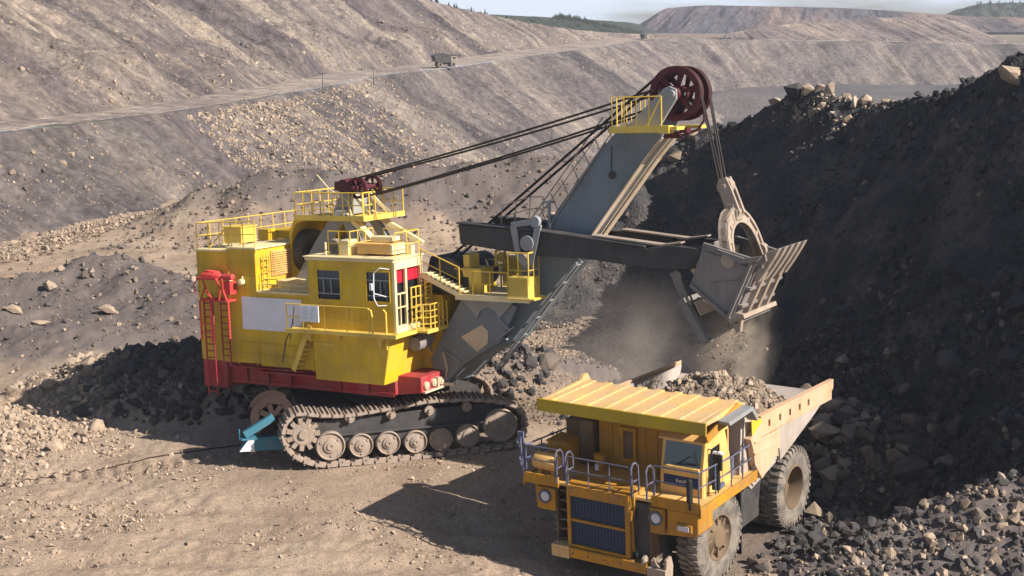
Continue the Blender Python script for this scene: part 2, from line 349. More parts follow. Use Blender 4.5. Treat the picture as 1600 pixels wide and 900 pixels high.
# haul road along the lip
rw = (6.5 + np.clip(np.hypot(lip[:, 0], lip[:, 1]) - 150, 0, 400) * .03)[None]
v = np.linspace(0, 1, 26)[:, None]
Xr = lip[None, :, 0] - nrm[None, :, 0] * v * rw; Yr = lip[None, :, 1] - nrm[None, :, 1] * v * rw
Ur = np.broadcast_to(u[None], Xr.shape)
Zr = lip[None, :, 2] + .1 * fbm(Ur / 3, v * 4, 3, 331) + .16 * np.exp(-((v - .05) / .06) ** 2) * (1 + fbm(Ur / 2.5, v * 0, 2, 340)) + .04 + v * .25
M_road = wallmat('road_dust', [(.3, (.31, .265, .235)), (.6, (.37, .32, .285)), (.8, (.33, .285, .25))], .3, 1.5, grey=(.37, .315, .28))
road = grid_mesh('road', Xr, Yr, Zr, M_road, uv=np.stack([Ur, v * rw + 0 * Xr], -1)); tag(road, kind='structure')
# upper wall: from the road's inner side up to the crest
inner = np.stack([Xr[-1], Yr[-1], lip[:, 2] + .26], -1)
cd = np.hypot(lip[:, 0], lip[:, 1])
CH = np.interp(lip[:, 1], [60, 120, 170, 225, 265, 310, 372, 400, 457, 500, 524, 540, 620], [36, 36, 34, 28.5, 24.5, 20.5, 15.4, 12.0, 7.2, 3.6, 1.4, .3, .2])
rows = 230
t = np.linspace(0, 1, rows)[:, None]
vv = t * (CH / .62)[None]
X = inner[None, :, 0] - nrm[None, :, 0] * vv; Y = inner[None, :, 1] - nrm[None, :, 1] * vv
U = np.broadcast_to(u[None], X.shape)
body = sst(0, .12, t) * sst(0, .35, 1 - t) * np.clip(CH / 14, 0, 1.4)[None]
gul = fbm(U / 13 - vv / 60, vv / 60, 3, 351); fi = ridged(U / 3 - vv / 50, vv / 24, 3, 353) - .6
Z = inner[None, :, 2] + vv * .62 + body * (2.4 * gul + 1.7 * fi + .9 * fbm(U / 5, vv / 5, 4, 357)) + .3 * fbm(U / 1.6, vv / 2.2, 4, 358) * sst(0, 3, vv)
# fans of loose soil along the foot
fan = np.clip(fbm(U / 9, 0 * U, 3, 361) + .25, 0, 1) * np.exp(-((vv - 5) / 5) ** 2) * 2.6 * np.clip(CH / 20, 0, 1)[None]
Z = Z + fan * sst(0, 3, vv)
wall_up = grid_mesh('terrain', X, Y, Z, M_up, uv=np.stack([U, -vv], -1)); tag(wall_up, kind='structure')
UPW = (X, Y, Z)
crest = np.stack([X[-1], Y[-1], Z[-1]], -1)
# land behind the crest
v = np.linspace(0, 1, 60)[:, None] ** 2 * 1100
Xb = crest[None, :, 0] - nrm[None, :, 0] * v * .25 - v * .35 * np.clip((500 - crest[None, :, 1]) / 400, 0, 1); Yb = crest[None, :, 1] + v * (.25 + .75 * sst(300, 520, crest[None, :, 1]))
Zb = crest[None, :, 2] * (1 - sst(0, 500, v)) + 12 * sst(0, 500, v) + sst(0, 30, v) * .6 * fbm(Xb / 30, Yb / 30, 3, 371) - .02 * np.clip(v, 0, 60) * (crest[None, :, 2] > 15)
M_far = soil('far_land', [(.3, (.16, .155, .11)), (.5, (.24, .20, .165)), (.7, (.30, .25, .21))], .012, .25, bstr=.2)
land = grid_mesh('terrain', Xb, Yb, Zb, M_far); tag(land, kind='structure')
# pit floor far below
Xf, Yf = np.meshgrid(np.linspace(-60, 420, 300), np.linspace(120, 620, 320))
Zf = -12.5 + 7.5 * sst(452, 462, Yf + 6 * fbm(Xf / 25, Yf / 25, 2, 381)) + .5 * fbm(Xf / 12, Yf / 12, 4, 383) + 1.2 * fbm(Xf / 40, Yf / 40, 3, 385)
M_pit = soil('pit_floor_soil', [(.3, (.09, .088, .098)), (.55, (.135, .125, .13)), (.75, (.19, .165, .155))], .03, .8, bstr=.4, bdist=.3)
pit = grid_mesh('pit_floor', Xf, Yf, Zf, M_pit); tag(pit, kind='structure')
# second tier, spoil heap (flat-topped) and dark hill behind
def loft(name, base, top, backd, mat, rows, seed, amp, n=700, backz=-2):
    b, ub = resample(base, n); tp, _ = resample(top, n)
    t = np.linspace(0, 1, rows)[:, None, None]
    A = b[None] * (1 - t) + tp[None] * t
    U = np.broadcast_to(ub[None], A.shape[:2]); H = np.hypot(*(tp - b)[:, :2].T)[None] * t[..., 0]
    e = sst(0, .1, t[..., 0]) * sst(0, .12, 1 - t[..., 0])
    A = A.copy(); o = e * amp * (1.6 * fbm(U / (9 * amp) + H / 80, H / 60, 4, seed) + .8 * (ridged(U / (3 * amp), H / 30, 3, seed + 2) - .6))
    A[..., 2] += o + .12 * amp * fbm(U / 3, H / 3 + t[..., 0] * 5, 3, seed + 4); A[..., 1] -= o * .5
    bk = np.linspace(0, 1, 30)[1:, None]
    B = np.stack([tp[None, :, 0] + bk * backd * .25, tp[None, :, 1] + bk * backd, tp[None, :, 2] + backz * bk + .5 * amp * fbm(tp[None, :, 0] / 20, tp[None, :, 1] / 20 + bk * 8, 3, seed + 6) * sst(0, .2, bk)], -1)
    C = np.concatenate([A, B]); UU = np.concatenate([U, np.broadcast_to(ub[None], B.shape[:2])]); VV = np.concatenate([-H, -H[-1:] - bk * backd])
    return tag(grid_mesh(name, C[..., 0], C[..., 1], C[..., 2], mat, uv=np.stack([UU, VV], -1)), kind='structure')
M_t2 = wallmat('tier_soil', [(.36, (.12, .105, .115)), (.5, (.20, .172, .165)), (.62, (.29, .245, .215))], .5, .8, grey=(.21, .18, .18))
loft('terrain', [(78, 550, 12.6), (103, 566, 11.6), (146, 584, 10.4), (199, 599, 9.6), (214, 604, 9), (222, 618, 9)], [(82, 560, 13.4), (112, 598, 17.2), (155, 621, 20.4), (192, 634, 20.6), (204, 637, 18), (209, 640, 11)], 200, M_t2, 90, 401, 1.0, backz=-3)
M_mesa = wallmat('spoil_heap', [(.36, (.06, .06, .08)), (.48, (.11, .10, .115)), (.58, (.22, .16, .135)), (.7, (.14, .12, .125))], .6, .35, grey=(.075, .078, .10))
loft('hill', [(62, 905, 6), (72, 872, 10), (100, 850, 11), (180, 868, 12), (260, 900, 12), (330, 930, 12), (480, 950, 12)], [(70, 930, 8), (88, 920, 20), (100, 916, 27.6), (128, 930, 29.6), (220, 969, 28.4), (272, 999, 26.4), (333, 1019, 22.5), (480, 1030, 20)], 300, M_mesa, 90, 411, 2.0, backz=0)
M_hill = soil('wooded_hill', [(.3, (.035, .05, .045)), (.55, (.05, .065, .05)), (.75, (.10, .09, .085))], .03, .2, bstr=.9, bdist=2)
loft('hill', [(280, 1000, 10), (380, 980, 10), (700, 1000, 10)], [(330, 1110, 14), (352, 1110, 25), (372, 1120, 33), (400, 1130, 34), (440, 1170, 35), (700, 1230, 38)], 300, M_hill, 60, 421, 2.4)
loft('hill', [(-20, 560, 12), (30, 600, 10), (60, 640, 9), (90, 700, 8)], [(-10, 640, 22), (24, 705, 20.5), (34, 720, 19), (52, 745, 15.5), (72, 770, 11)], 200, M_hill, 50, 431, .8)

# ---------------------------------------------------------------- mesh builder
def rotm(axis, deg): return Matrix.Rotation(R_(deg), 3, axis)
SPLIT = {'boom_stiffener', 'cab_railing', 'side_window', 'flood_lamp', 'window_frame', 'window_bars', 'headlight_panel', 'deck_edge', 'ladder_handrail', 'cable_drums', 'sun_shade', 'gantry_strut', 'deck_railing', 'roof_hatch', 'roof_covers', 'cab_roof_railing', 'handle_lit_edge', 'bucket_lug', 'tow_fittings', 'cabin_trim', 'air_conditioner_top', 'roof_canister', 'bumper_end', 'side_fittings', 'handrail', 'tail_plate', 'side_rail', 'dipper_handle', 'gantry', 'roof_railing', 'winch_box', 'electrical_cabinet', 'mirror_frame', 'underside_pipes', 'stair_rail', 'boom_patch_plate', 'rope_guard', 'tip_railing', 'roof_vent_box', 'sheave_bracket', 'boom_lit_strip', 'air_filter_housing', 'cable_guide', 'chassis'}
class MB:
    def __init__(s): s.v = []; s.f = []; s.g = []
    def box(s, a, b, rot=None, piv=None):
        x0, y0, z0 = a; x1, y1, z1 = b
        vs = [Vector(p) for p in ((x0, y0, z0), (x1, y0, z0), (x1, y1, z0), (x0, y1, z0), (x0, y0, z1), (x1, y0, z1), (x1, y1, z1), (x0, y1, z1))]
        if rot is not None:
            c = Vector(piv) if piv is not None else (vs[0] + vs[6]) / 2
            vs = [c + rot @ (p - c) for p in vs]
        return s.add(vs, [(0, 3, 2, 1), (4, 5, 6, 7), (0, 1, 5, 4), (1, 2, 6, 5), (2, 3, 7, 6), (3, 0, 4, 7)])
    def prism(s, poly, a, b, axis=1):
        """polygon in the two other coordinates (order u, v, w) pushed along axis from a to b"""
        def pt(p, t):
            q = [0, 0, 0]; k = [i for i in range(3) if i != axis]; q[k[0]], q[k[1]] = p; q[axis] = t; return q
        n = len(poly); vs = [pt(p, a) for p in poly] + [pt(p, b) for p in poly]
        return s.add(vs, [tuple(range(n))[::-1], tuple(range(n, 2 * n))] + [(i, (i + 1) % n, (i + 1) % n + n, i + n) for i in range(n)])
    def beam(s, p, q, w, h, up=(0, 0, 1)):
        p = Vector(p); q = Vector(q); d = (q - p).normalized(); sd = d.cross(Vector(up))
        if sd.length < 1e-4: sd = d.cross(Vector((0, 1, 0)))
        sd.normalize(); u = sd.cross(d)
        vs = [c + sd * (i * w / 2) + u * (j * h / 2) for c in (p, q) for i, j in ((-1, -1), (1, -1), (1, 1), (-1, 1))]
        return s.add(vs, [(0, 1, 2, 3), (7, 6, 5, 4), (0, 4, 5, 1), (1, 5, 6, 2), (2, 6, 7, 3), (3, 7, 4, 0)])
    def tube(s, pts, r, n=6, cap=True):
        pts = [Vector(p) for p in pts]; rings = []
        for i, p in enumerate(pts):
            d = ((pts[min(i + 1, len(pts) - 1)] - pts[max(i - 1, 0)])).normalized()
            a = d.orthogonal().normalized() if i == 0 else (pa - d * pa.dot(d)).normalized()
            pa = a; b = d.cross(a); rr = r[i] if isinstance(r, (list, tuple)) else r
            rings.append([p + (a * math.cos(2 * math.pi * k / n) + b * math.sin(2 * math.pi * k / n)) * rr for k in range(n)])
        vs = [v for g in rings for v in g]; m = len(pts)
        fs = [(i * n + k, i * n + (k + 1) % n, (i + 1) * n + (k + 1) % n, (i + 1) * n + k) for i in range(m - 1) for k in range(n)]
        if cap: fs += [tuple(range(n))[::-1], tuple(range((m - 1) * n, m * n))]
        return s.add(vs, fs)
    def lathe(s, prof, c, axis=1, n=32, closed=True):
        """profile of (radius, position along the axis) turned round the axis through c"""
        c = Vector(c); vs = []; k2 = [i for i in range(3) if i != axis]
        for r, a in prof:
            for k in range(n):
                t = 2 * math.pi * k / n; q = [0, 0, 0]; q[axis] = a; q[k2[0]] = r * math.cos(t); q[k2[1]] = r * math.sin(t); vs.append(c + Vector(q))
        m = len(prof); fs = [(i * n + k, i * n + (k + 1) % n, (i + 1) * n + (k + 1) % n, (i + 1) * n + k) for i in range(m - 1) for k in range(n)]
        if closed:
            if prof[0][0] > 1e-4: fs.append(tuple(range(n))[::-1])
            if prof[-1][0] > 1e-4: fs.append(tuple(range((m - 1) * n, m * n)))
        return s.add(vs, fs)
    def xf(s, M, start=0):
        for i in range(start, len(s.v)): s.v[i] = tuple(M @ Vector(s.v[i]))
        return s
    def add(s, vs, fs):
        o = len(s.v); s.v += [tuple(p) for p in vs]; s.f += [tuple(i + o for i in f) for f in fs]; s.g.append((o, len(s.v))); return s
    def build(s, name, mat, parent=None, bevel=0, smooth=None, label=None):
        if name in SPLIT:
            # pieces that do not touch become parts of their own
            bb = []
            for a, b in s.g:
                P_ = s.v[a:b]; bb.append(([min(p[k] for p in P_) - .03 for k in range(3)], [max(p[k] for p in P_) + .03 for k in range(3)]))
            grp = list(range(len(bb)))
            def root(i):
                while grp[i] != i: i = grp[i]
                return i
            for i in range(len(bb)):
                for j in range(i):
                    if all(bb[i][0][k] <= bb[j][1][k] and bb[j][0][k] <= bb[i][1][k] for k in range(3)): grp[root(i)] = root(j)
            roots = sorted({root(i) for i in range(len(bb))})
            if len(roots) > 1:
                out = None
                for r in roots:
                    vs, fs, mp = [], [], {}
                    for i, (a, b) in enumerate(s.g):
                        if root(i) == r:
                            for q in range(a, b): mp[q] = len(vs); vs.append(s.v[q])
                    fs = [tuple(mp[q] for q in f) for f in s.f if f[0] in mp]
                    o = MB(); o.v, o.f, o.g = vs, fs, [(0, len(vs))]; o = o.build(name, mat, parent, bevel, smooth, label); out = out or o
                return out
        me = bpy.data.meshes.new(name); me.from_pydata(s.v, [], s.f); me.update()
        bm = bmesh.new(); bm.from_mesh(me); bmesh.ops.remove_doubles(bm, verts=bm.verts, dist=1e-5); bmesh.ops.recalc_face_normals(bm, faces=bm.faces)
        bm.to_mesh(me); bm.free()
        if smooth: me.polygons.foreach_set('use_smooth', [True] * len(me.polygons)); me.set_sharp_from_angle(angle=R_(smooth))
        me.materials.append(mat)
        o = bpy.data.objects.new(name, me); col.objects.link(o); o.parent = parent
        if bevel:
            b = o.modifiers.new('bevel', 'BEVEL'); b.width = bevel; b.segments = 1; b.limit_method = 'ANGLE'; b.angle_limit = R_(40)
        if label: o['label'] = label
        return o
def empty(name, M, label=None, cat=None, group=None):
    e = bpy.data.objects.new(name, None); col.objects.link(e); e.matrix_world = M; e.empty_display_size = .3
    return tag(e, label, cat, group)
def frame(T, yaw, pit, rol):
    return Matrix.Translation(T) @ (Matrix.Rotation(R_(yaw), 4, 'Z') @ Matrix.Rotation(-R_(pit), 4, 'Y') @ Matrix.Rotation(R_(rol), 4, 'X'))
def child(name, M, parent):
    e = bpy.data.objects.new(name, None); col.objects.link(e); e.parent = parent; e.matrix_local = M; e.empty_display_size = .2; return e
def rail(path, h=1.05, step=1.3, r=.028, mid=(.5,), up=(0, 0, 1), toe=0, closed=False, post0=True):
    """handrail along a path of base points"""
    m = MB(); P_ = [Vector(p) for p in path] + ([Vector(path[0])] if closed else []); up = Vector(up)
    m.tube([p + up * h for p in P_], r)
    for k in mid: m.tube([p + up * h * k for p in P_], r * .8)
    if toe: 
        for a, b in zip(P_[:-1], P_[1:]): m.beam(a + up * toe / 2, b + up * toe / 2, .02, toe)
    for a, b in zip(P_[:-1], P_[1:]):
        n = max(1, round((b - a).length / step))
        for k in range(n + 1):
            p = a.lerp(b, k / n); m.tube([p, p + up * h], r * .95)
    return m
def ladder(a, b, w, side, step=.32, r=.028):
    m = MB(); a = Vector(a); b = Vector(b); s = Vector(side).normalized() * w / 2
    m.tube([a - s, b - s], r * 1.2); m.tube([a + s, b + s], r * 1.2)
    n = int((b - a).length / step)
    for k in range(n + 1):
        p = a.lerp(b, (k + .5) / (n + 1)); m.tube([p - s, p + s], r)
    return m

# ---------------------------------------------------------------- materials of the machines
M_yel = painted('yellow_paint', (.70, .46, .012), dust=(.44, .33, .15), amount=.42, rough=.45, streak=1.7)
M_yel2 = painted('pale_yellow_paint', (.78, .56, .09), amount=.30, rough=.5)
M_rail = painted('rail_yellow', (.72, .50, .06), amount=.25, rough=.5)
M_red = painted('red_paint', (.36, .02, .03), amount=.3, rough=.5)
M_redbr = painted('bright_red_paint', (.62, .05, .05), amount=.15, rough=.45)
M_reel = painted('brown_reel_shaded', (.032, .018, .016), dust=(.05, .038, .035), amount=.3)  # brown darkened to stand in for the house's shadow over the reel
M_maroon = painted('maroon_paint', (.085, .012, .02), dust=(.12, .07, .06), amount=.25, rough=.45)
M_grey = painted('boom_grey', (.165, .20, .23), dust=(.27, .25, .23), amount=.35, rough=.5)
M_gmid = painted('gantry_grey', (.27, .29, .31), amount=.35, rough=.5)
M_dark = painted('dark_steel', (.045, .045, .05), dust=(.13, .115, .10), amount=.5, rough=.55)
M_steel = painted('dusty_steel', (.19, .18, .175), dust=(.33, .28, .24), amount=.6, rough=.6, metal=.0)
M_worn = painted('worn_steel', (.34, .28, .23), dust=(.42, .33, .26), amount=.6, rough=.5)
M_track = painted('track_steel', (.30, .25, .21), dust=(.40, .31, .24), amount=.8, rough=.7)
M_blue = painted('blue_paint', (.03, .22, .34), amount=.2, rough=.45)
M_white = painted('white_paint', (.74, .76, .80), amount=.1, rough=.5, streak=.4)
M_cream = painted('cream_paint', (.80, .68, .38), amount=.18, rough=.5)
M_rope, _b = mat_base('wire_rope', .55, .0); _b.inputs['Base Color'].default_value = (.028, .022, .022, 1)
M_black, _b = mat_base('black_rubber', .7); _b.inputs['Base Color'].default_value = (.018, .018, .02, 1)
M_glass, _b = mat_base('dark_glass', .06, 0, .6); _b.inputs['Base Color'].default_value = (.012, .015, .02, 1)
M_tan = painted('tan_primer', (.62, .50, .36), amount=.3, rough=.6)
M_orange = painted('faded_orange', (.70, .42, .13), amount=.3, rough=.6)
M_shade, _b = mat_base('red_sun_shade', .8); _b.inputs['Base Color'].default_value = (.55, .01, .035, 1)
M_inside, _b = mat_base('cab_lining', .9); _b.inputs['Base Color'].default_value = (.06, .05, .045, 1)

# ================================================================ MINING SHOVEL
SH = frame((-4.92, 57.92, 0), -29.56, 3.07, -1.97)
sh = empty('mining_shovel', SH, 'yellow rope shovel on crawler tracks with raised grey boom and red underframe', 'mining shovel')
# revolving frame
m = MB(); m.box((-7.85, -3.45, 3.0), (-6.5, 3.45, 4.22)); m.box((-6.5, -3.15, 3.3), (2.15, 3.1, 4.05)); m.box((-6.5, -3.2, 3.22), (2.1, -3.16, 3.4)); m.box((-6.5, -3.35, 4.0), (2.15, 3.3, 4.14))
m.prism([(2.15, 3.3), (3.3, 3.45), (3.3, 4.1), (2.15, 4.1)], -3.0, 1.2)
for u in (-5.6, -4.4, -3.2, -.6, .8): m.box((u, -3.3, 3.3), (u + .07, -3.16, 4.0))
m.box((-4.6, -3.7, 3.86), (-1.2, -3.15, 3.95)); m.box((-6.3, -3.6, 4.0), (-2.2, -3.2, 4.06))
m.build('revolving_frame', M_red, sh, .02)
m = MB()
for v, w in ((-2.7, 3.72), (-1.6, 3.72), (-2.15, 3.75)): m.lathe([(.16, 0), (.16, .1), (.09, .1), (.09, .14)], (3.3, v, w), 0, 16)
m.box((3.3, -2.9, 3.42), (3.42, -1.2, 3.5)); m.tube([(3.5, -1.6, 4.9), (3.6, -1.5, 4.2), (3.45, -1.4, 3.8), (3.5, -1.2, 3.5), (3.6, -.9, 3.45)], .035); m.tube([(3.45, -1.2, 5.0), (3.7, -1.0, 4.3), (3.65, -.9, 3.7)], .03)
m.box((3.32, -2.05, 3.55), (3.5, -1.95, 3.95)); m.box((3.3, -1.5, 3.5), (3.9, -1.38, 3.62))
m.build('tow_fittings', M_tan, sh)
# slew ring and truck frame under the deck
m = MB(); m.lathe([(2.3, 2.55), (2.3, 2.8), (2.0, 2.8), (2.0, 3.35)], (0, 0, 0), 2, 40); m.build('slew_ring', M_dark, sh)
# tall rear box of the house
HV = 3.45
m = MB(); m.box((-7.85, -HV, 4.2), (-6.1, HV, 8.98)); m.box((-6.1, -HV, 4.2), (-4.56, HV, 9.12))
m.box((-4.56, -HV, 4.12), (2.0, HV, 7.28)); m.box((1.9, -1.2, 4.1), (3.3, 3.2, 7.2))
for u in (-7.84, -6.1, -4.6): m.box((u - .02, -HV - .03, 4.25), (u + .03, -HV + .01, 8.95))
m.box((-7.85, -HV - .02, 7.95), (-4.56, -HV + .01, 8.0)); m.box((-4.5, -HV - .03, 7.05), (-1.6, -HV + .01, 7.12))
for u in (-3.2, -2.4, 0, 1): m.box((u, -HV - .02, 4.3), (u + .03, -HV + .01, 7.0))
m.build('machine_house', M_yel, sh, .03)
m = MB(); m.box((-7.95, -HV - .1, 8.98), (-6.12, HV + .1, 9.06)); m.box((-6.12, -HV - .1, 9.12), (-4.48, HV + .1, 9.2)); m.box((-4.54, -HV - .1, 7.28), (2.0, HV + .1, 7.36))
m.build('roof', M_cream, sh, .01, label='pale yellow roof sheets')
# louvres and rungs on the sunny face of the tall box
m = MB(); m.box((-4.56, -2.5, 7.85), (-4.5, -1.15, 8.95))
for k in range(11): m.box((-4.5, -2.45, 7.9 + k * .095), (-4.44, -1.2, 7.94 + k * .095), rotm('Y', -25))
m.build('louvre_panel', M_orange, sh)
m = ladder((-4.42, -2.95, 7.4), (-4.42, -2.95, 8.8), .38, (0, 1, 0)); m.tube([(-4.3, -3.3, 8.2), (-3.6, -3.3, 8.2), (-3.6, -3.3, 7.4)], .025); m.tube([(-4.3, -3.3, 7.85), (-3.6, -3.3, 7.85)], .02)
m.build('roof_ladder', M_rail, sh)
m = rail([(-7.8, -HV, 9.06), (-4.55, -HV, 9.2)], 1.12, .62, .026, (.5,)); m2 = rail([(-7.8, HV, 9.06), (-4.55, HV, 9.2)], 1.12, .8, .026); m.add(m2.v, m2.f)
m2 = rail([(-7.8, -HV, 9.06), (-7.8, HV, 9.06)], 1.12, .9, .026); m.add(m2.v, m2.f)
m2 = rail([(-4.55, -HV, 9.2), (-2.45, -HV + 2.3, 9.2)], 1.1, .7, .024); 
m.build('roof_railing', M_rail, sh)
m = MB(); m.box((-6.75, -2.9, 9.3), (-5.75, -1.9, 9.95)); m.box((-6.8, -2.95, 9.95), (-5.7, -1.85, 10.02)); m.tube([(-6.6, -2.8, 9.1), (-6.6, -2.8, 9.4)], .05); m.tube([(-5.9, -2.8, 9.1), (-5.9, -2.8, 9.4)], .05)
m.tube([(-6.9, -2.6, 9.9), (-7.3, -2.9, 9.3), (-7.5, -3, 9.1)], .04)
m.build('roof_vent_box', M_yel2, sh, .02)
m = MB(); m.box((-6.9, 0, 9.15), (-5.0, 1.6, 9.6)); m.box((-6.6, -.8, 9.2), (-6, -.3, 9.7)); m.build('roof_hatch', M_yel, sh, .02)
# fan housing with a rounded hood
m = MB(); m.prism([(-4.5, 7.4), (-4.5, 9.6), (-4.25, 10.15), (-3.8, 10.3), (-3.55, 10.3), (-3.55, 10.18), (-3.8, 10.16), (-4.15, 10.02), (-4.38, 9.55), (-4.38, 7.4)], -1.2, 1.0)
m.box((-4.5, .9, 7.4), (-3.0, 1.0, 10.2)); m.build('fan_hood', M_yel, sh)
m = MB(); m.lathe([(.95, 0), (.95, .5), (.7, .5), (.65, .2), (.2, .2), (.2, .45), (.05, .45)], (-4.3, -.35, 8.75), 0, 28); m.build('fan', M_dark, sh)
# lower roof clutter
m = MB(); m.box((-4.2, -2.6, 7.36), (-2.6, -1.2, 7.62), rotm('Y', 6)); m.box((-4.1, -3.2, 7.36), (-2.0, -3.0, 7.46)); m.box((-2.5, -2.7, 7.36), (-1.8, -1.5, 7.95)); m.tube([(-4.4, -3.3, 7.62), (-1.7, -3.3, 7.62)], .03); m.tube([(-4.4, -3.3, 7.36), (-4.4, -3.3, 7.62)], .03); m.tube([(-3, -3.3, 7.36), (-3, -3.3, 7.62)], .03)
m.box((-3.4, -2.2, 7.5), (-2.2, -.6, 7.72), rotm('Y', -8)); m.build('roof_covers', M_cream, sh, .01)
# white board and lamps on the shaded side
m = MB(); m.box((-5.42, -HV - .05, 5.68), (-2.2, -HV - .01, 7.08)); m.build('side_board', M_white, sh, label='large blank white board on the side of the house')
m = MB()
for u in (-5.95, -5.3): m.lathe([(.04, -.25), (.13, -.22), (.13, 0), (.05, .02)], (u, -HV - .05, 7.72), 1, 14); m.box((u - .02, -HV - .1, 7.7), (u + .02, -HV, 7.95))
m.build('flood_lamp', M_cream, sh, smooth=40)
# red access ladder with platform at the rear
lad = M_redbr
m = ladder((-7.35, -HV - .35, 2.75), (-7.35, -HV - .35, 6.9), .5, (1, 0, 0), .3, .035); 
m.build('boarding_ladder', M_red, sh)
m = ladder((-6.5, -HV - .3, 4.1), (-6.5, -HV - .3, 6.9), .42, (1, 0, 0), .3, .03)
m.build('boarding_ladder', M_red, sh)
m = MB(); m.box((-7.65, -HV - .55, 6.88), (-6.05, -HV, 6.96)); m.tube([(-7.65, -HV - .55, 6.9), (-7.65, -HV - .55, 5.2)], .045); m.tube([(-7.05, -HV - .55, 6.9), (-7.05, -HV - .55, 5.1)], .045); m.tube([(-6.05, -HV - .55, 6.9), (-6.05, -HV - .55, 5.3)], .045)
m.tube([(-7.65, -HV - .55, 5.9), (-7.05, -HV - .55, 5.9)], .03); m.tube([(-7.65, -HV - .55, 5.5), (-7.05, -HV - .55, 5.5)], .03)
m.tube([(-6.1, -HV - .55, 6.9), (-6.3, -HV - .55, 7.4), (-6.2, -HV - .7, 7.9)], .045); m.tube([(-7.6, -HV - .55, 6.9), (-7.3, -HV - .55, 7.5), (-7.0, -HV - .7, 7.2), (-6.8, -HV - .55, 6.95)], .04); m.tube([(-7.7, -HV - .7, 7.2), (-7.9, -HV - .6, 7.6), (-7.75, -HV - .5, 7.8)], .03)
m.build('ladder_platform', lad, sh)
m = MB(); m.lathe([(.05, -.55), (.13, -.5), (.16, 0), (.12, .5), (.05, .55)], (-7.0, -HV - .45, 7.98), 0, 10); m.prism([(-7.5, 7.92), (-6.6, 7.92), (-6.8, 8.15), (-7.3, 8.2)], -HV - .5, -HV - .15); m.tube([(-7.4, -HV - .6, 7.9), (-7.2, -HV - .55, 7.3), (-6.9, -HV - .6, 7.0)], .04); m.tube([(-6.6, -HV - .6, 7.9), (-6.4, -HV - .6, 7.4), (-6.5, -HV - .6, 6.95)], .04); m.box((-7.65, -HV - .7, 7.82), (-6.55, -HV - .1, 7.92)); m.lathe([(.06, -.3), (.14, -.25), (.14, .25), (.06, .3)], (-6.1, -HV - .4, 7.95), 0, 9); m.box((-6.3, -HV - .5, 7.2), (-5.95, -HV - .1, 7.75))
m.build('winch_box', lad, sh, smooth=50)
for o_ in sh.children:
    if o_.name.split('.')[0] in ('boarding_ladder', 'ladder_platform', 'winch_box'): o_.location.x = .32
# low railing and stairs along the deck
m = rail([(-5.7, -3.55, 4.14), (-1.65, -3.55, 4.1)], .95, .95, .022); m.build('deck_railing', M_rail, sh)
m = MB()
for k in range(9): m.box((-2.55 + k * .105, -3.9, 4.25 + k * .21), (-2.25 + k * .105, -3.5, 4.31 + k * .21), rotm('Y', 20))
m.beam((-2.45, -3.92, 4.15), (-1.5, -3.92, 6.1), .03, .22); m.beam((-2.45, -3.5, 4.15), (-1.5, -3.5, 6.1), .03, .22)
m.build('side_stairs', M_yel2, sh)
m = MB(); m.tube([(-2.85, -4.1, 4.5), (-2.6, -4.15, 5.4), (-2.2, -4.1, 6.2), (-2.1, -4.1, 6.9)], .025); m.tube([(-2.4, -4.1, 5.5), (-2.2, -4.1, 6.4)], .02); m.build('stair_rail', M_dark, sh)
# operator cab: walls with real openings
CV, CI = -3.72, -1.75
m = MB(); T_ = .07
def wall_with_holes(m, u0, u1, w0, w1, holes, v, th):
    us = sorted({u0, u1, *[h[0] for h in holes], *[h[1] for h in holes]}); ws = sorted({w0, w1, *[h[2] for h in holes], *[h[3] for h in holes]})
    for a, b in zip(us[:-1], us[1:]):
        for c, d in zip(ws[:-1], ws[1:]):
            if any(h[0] <= a and b <= h[1] and h[2] <= c and d <= h[3] for h in holes): continue
            m.box((a, v, c), (b, v + th, d))
WIN = [(-1.14, .02, 7.2, 8.42), (1.33, 2.45, 7.22, 8.42)]
wall_with_holes(m, -1.6, 2.62, 5.98, 8.78, WIN, CV, T_)
m.box((-1.6, CI - T_, 5.98), (2.62, CI, 8.78)); m.box((-1.6, CV + T_, 5.98), (-1.53, CI - T_, 8.78))
m.build('operator_cab', M_yel, sh)
m = MB()
for h in WIN: m.box((h[0] + .0, CV + .045, h[2]), (h[1], CV + .06, h[3]))
m.build('side_window', M_glass, sh)
m = MB()
for h in WIN:
    for (a, b, c, d) in ((h[0] - .05, h[1] + .05, h[3] - .02, h[3] + .05), (h[0] - .05, h[1] + .05, h[2] - .05, h[2] + .02), (h[0] - .05, h[0] + .02, h[2], h[3]), (h[1] - .02, h[1] + .05, h[2], h[3])): m.box((a, CV - .03, c), (b, CV + .01, d))
m.build('window_frame', M_yel, sh, .02)
m = MB()
for h in WIN:
    w = (h[0] + h[1]) / 2
    m.box((h[0], CV - .01, 8.05), (h[1], CV + .03, 8.1)); m.box((h[0], CV - .01, 7.42), (h[1], CV + .03, 7.47)); m.box((w + .1, CV - .01, 7.47), (w + .14, CV + .03, 8.05)); m.box((h[0] + .3, CV - .01, 7.47), (h[0] + .34, CV + .03, 8.05))
m.build('window_bars', M_gmid, sh)
m = MB(); m.box((-1.68, CV - .09, 8.8), (2.72, CI + .06, 8.92)); m.box((-1.75, CV - .12, 8.92), (2.78, CI + .1, 8.97)); m.build('cab_roof', M_cream, sh, .015, label='pale cream roof slab of the cab')
m = MB()   # cream front frame
m.box((2.6, CV - .02, 5.95), (2.72, CV + .12, 8.8)); m.box((2.6, CI - .14, 5.95), (2.72, CI + .02, 8.8)); m.box((2.6, CV, 8.52), (2.74, CI, 8.8)); m.box((2.6, CV, 5.95), (2.74, CI, 6.25)); m.box((2.62, -2.98, 6.2), (2.72, -2.86, 8.6))
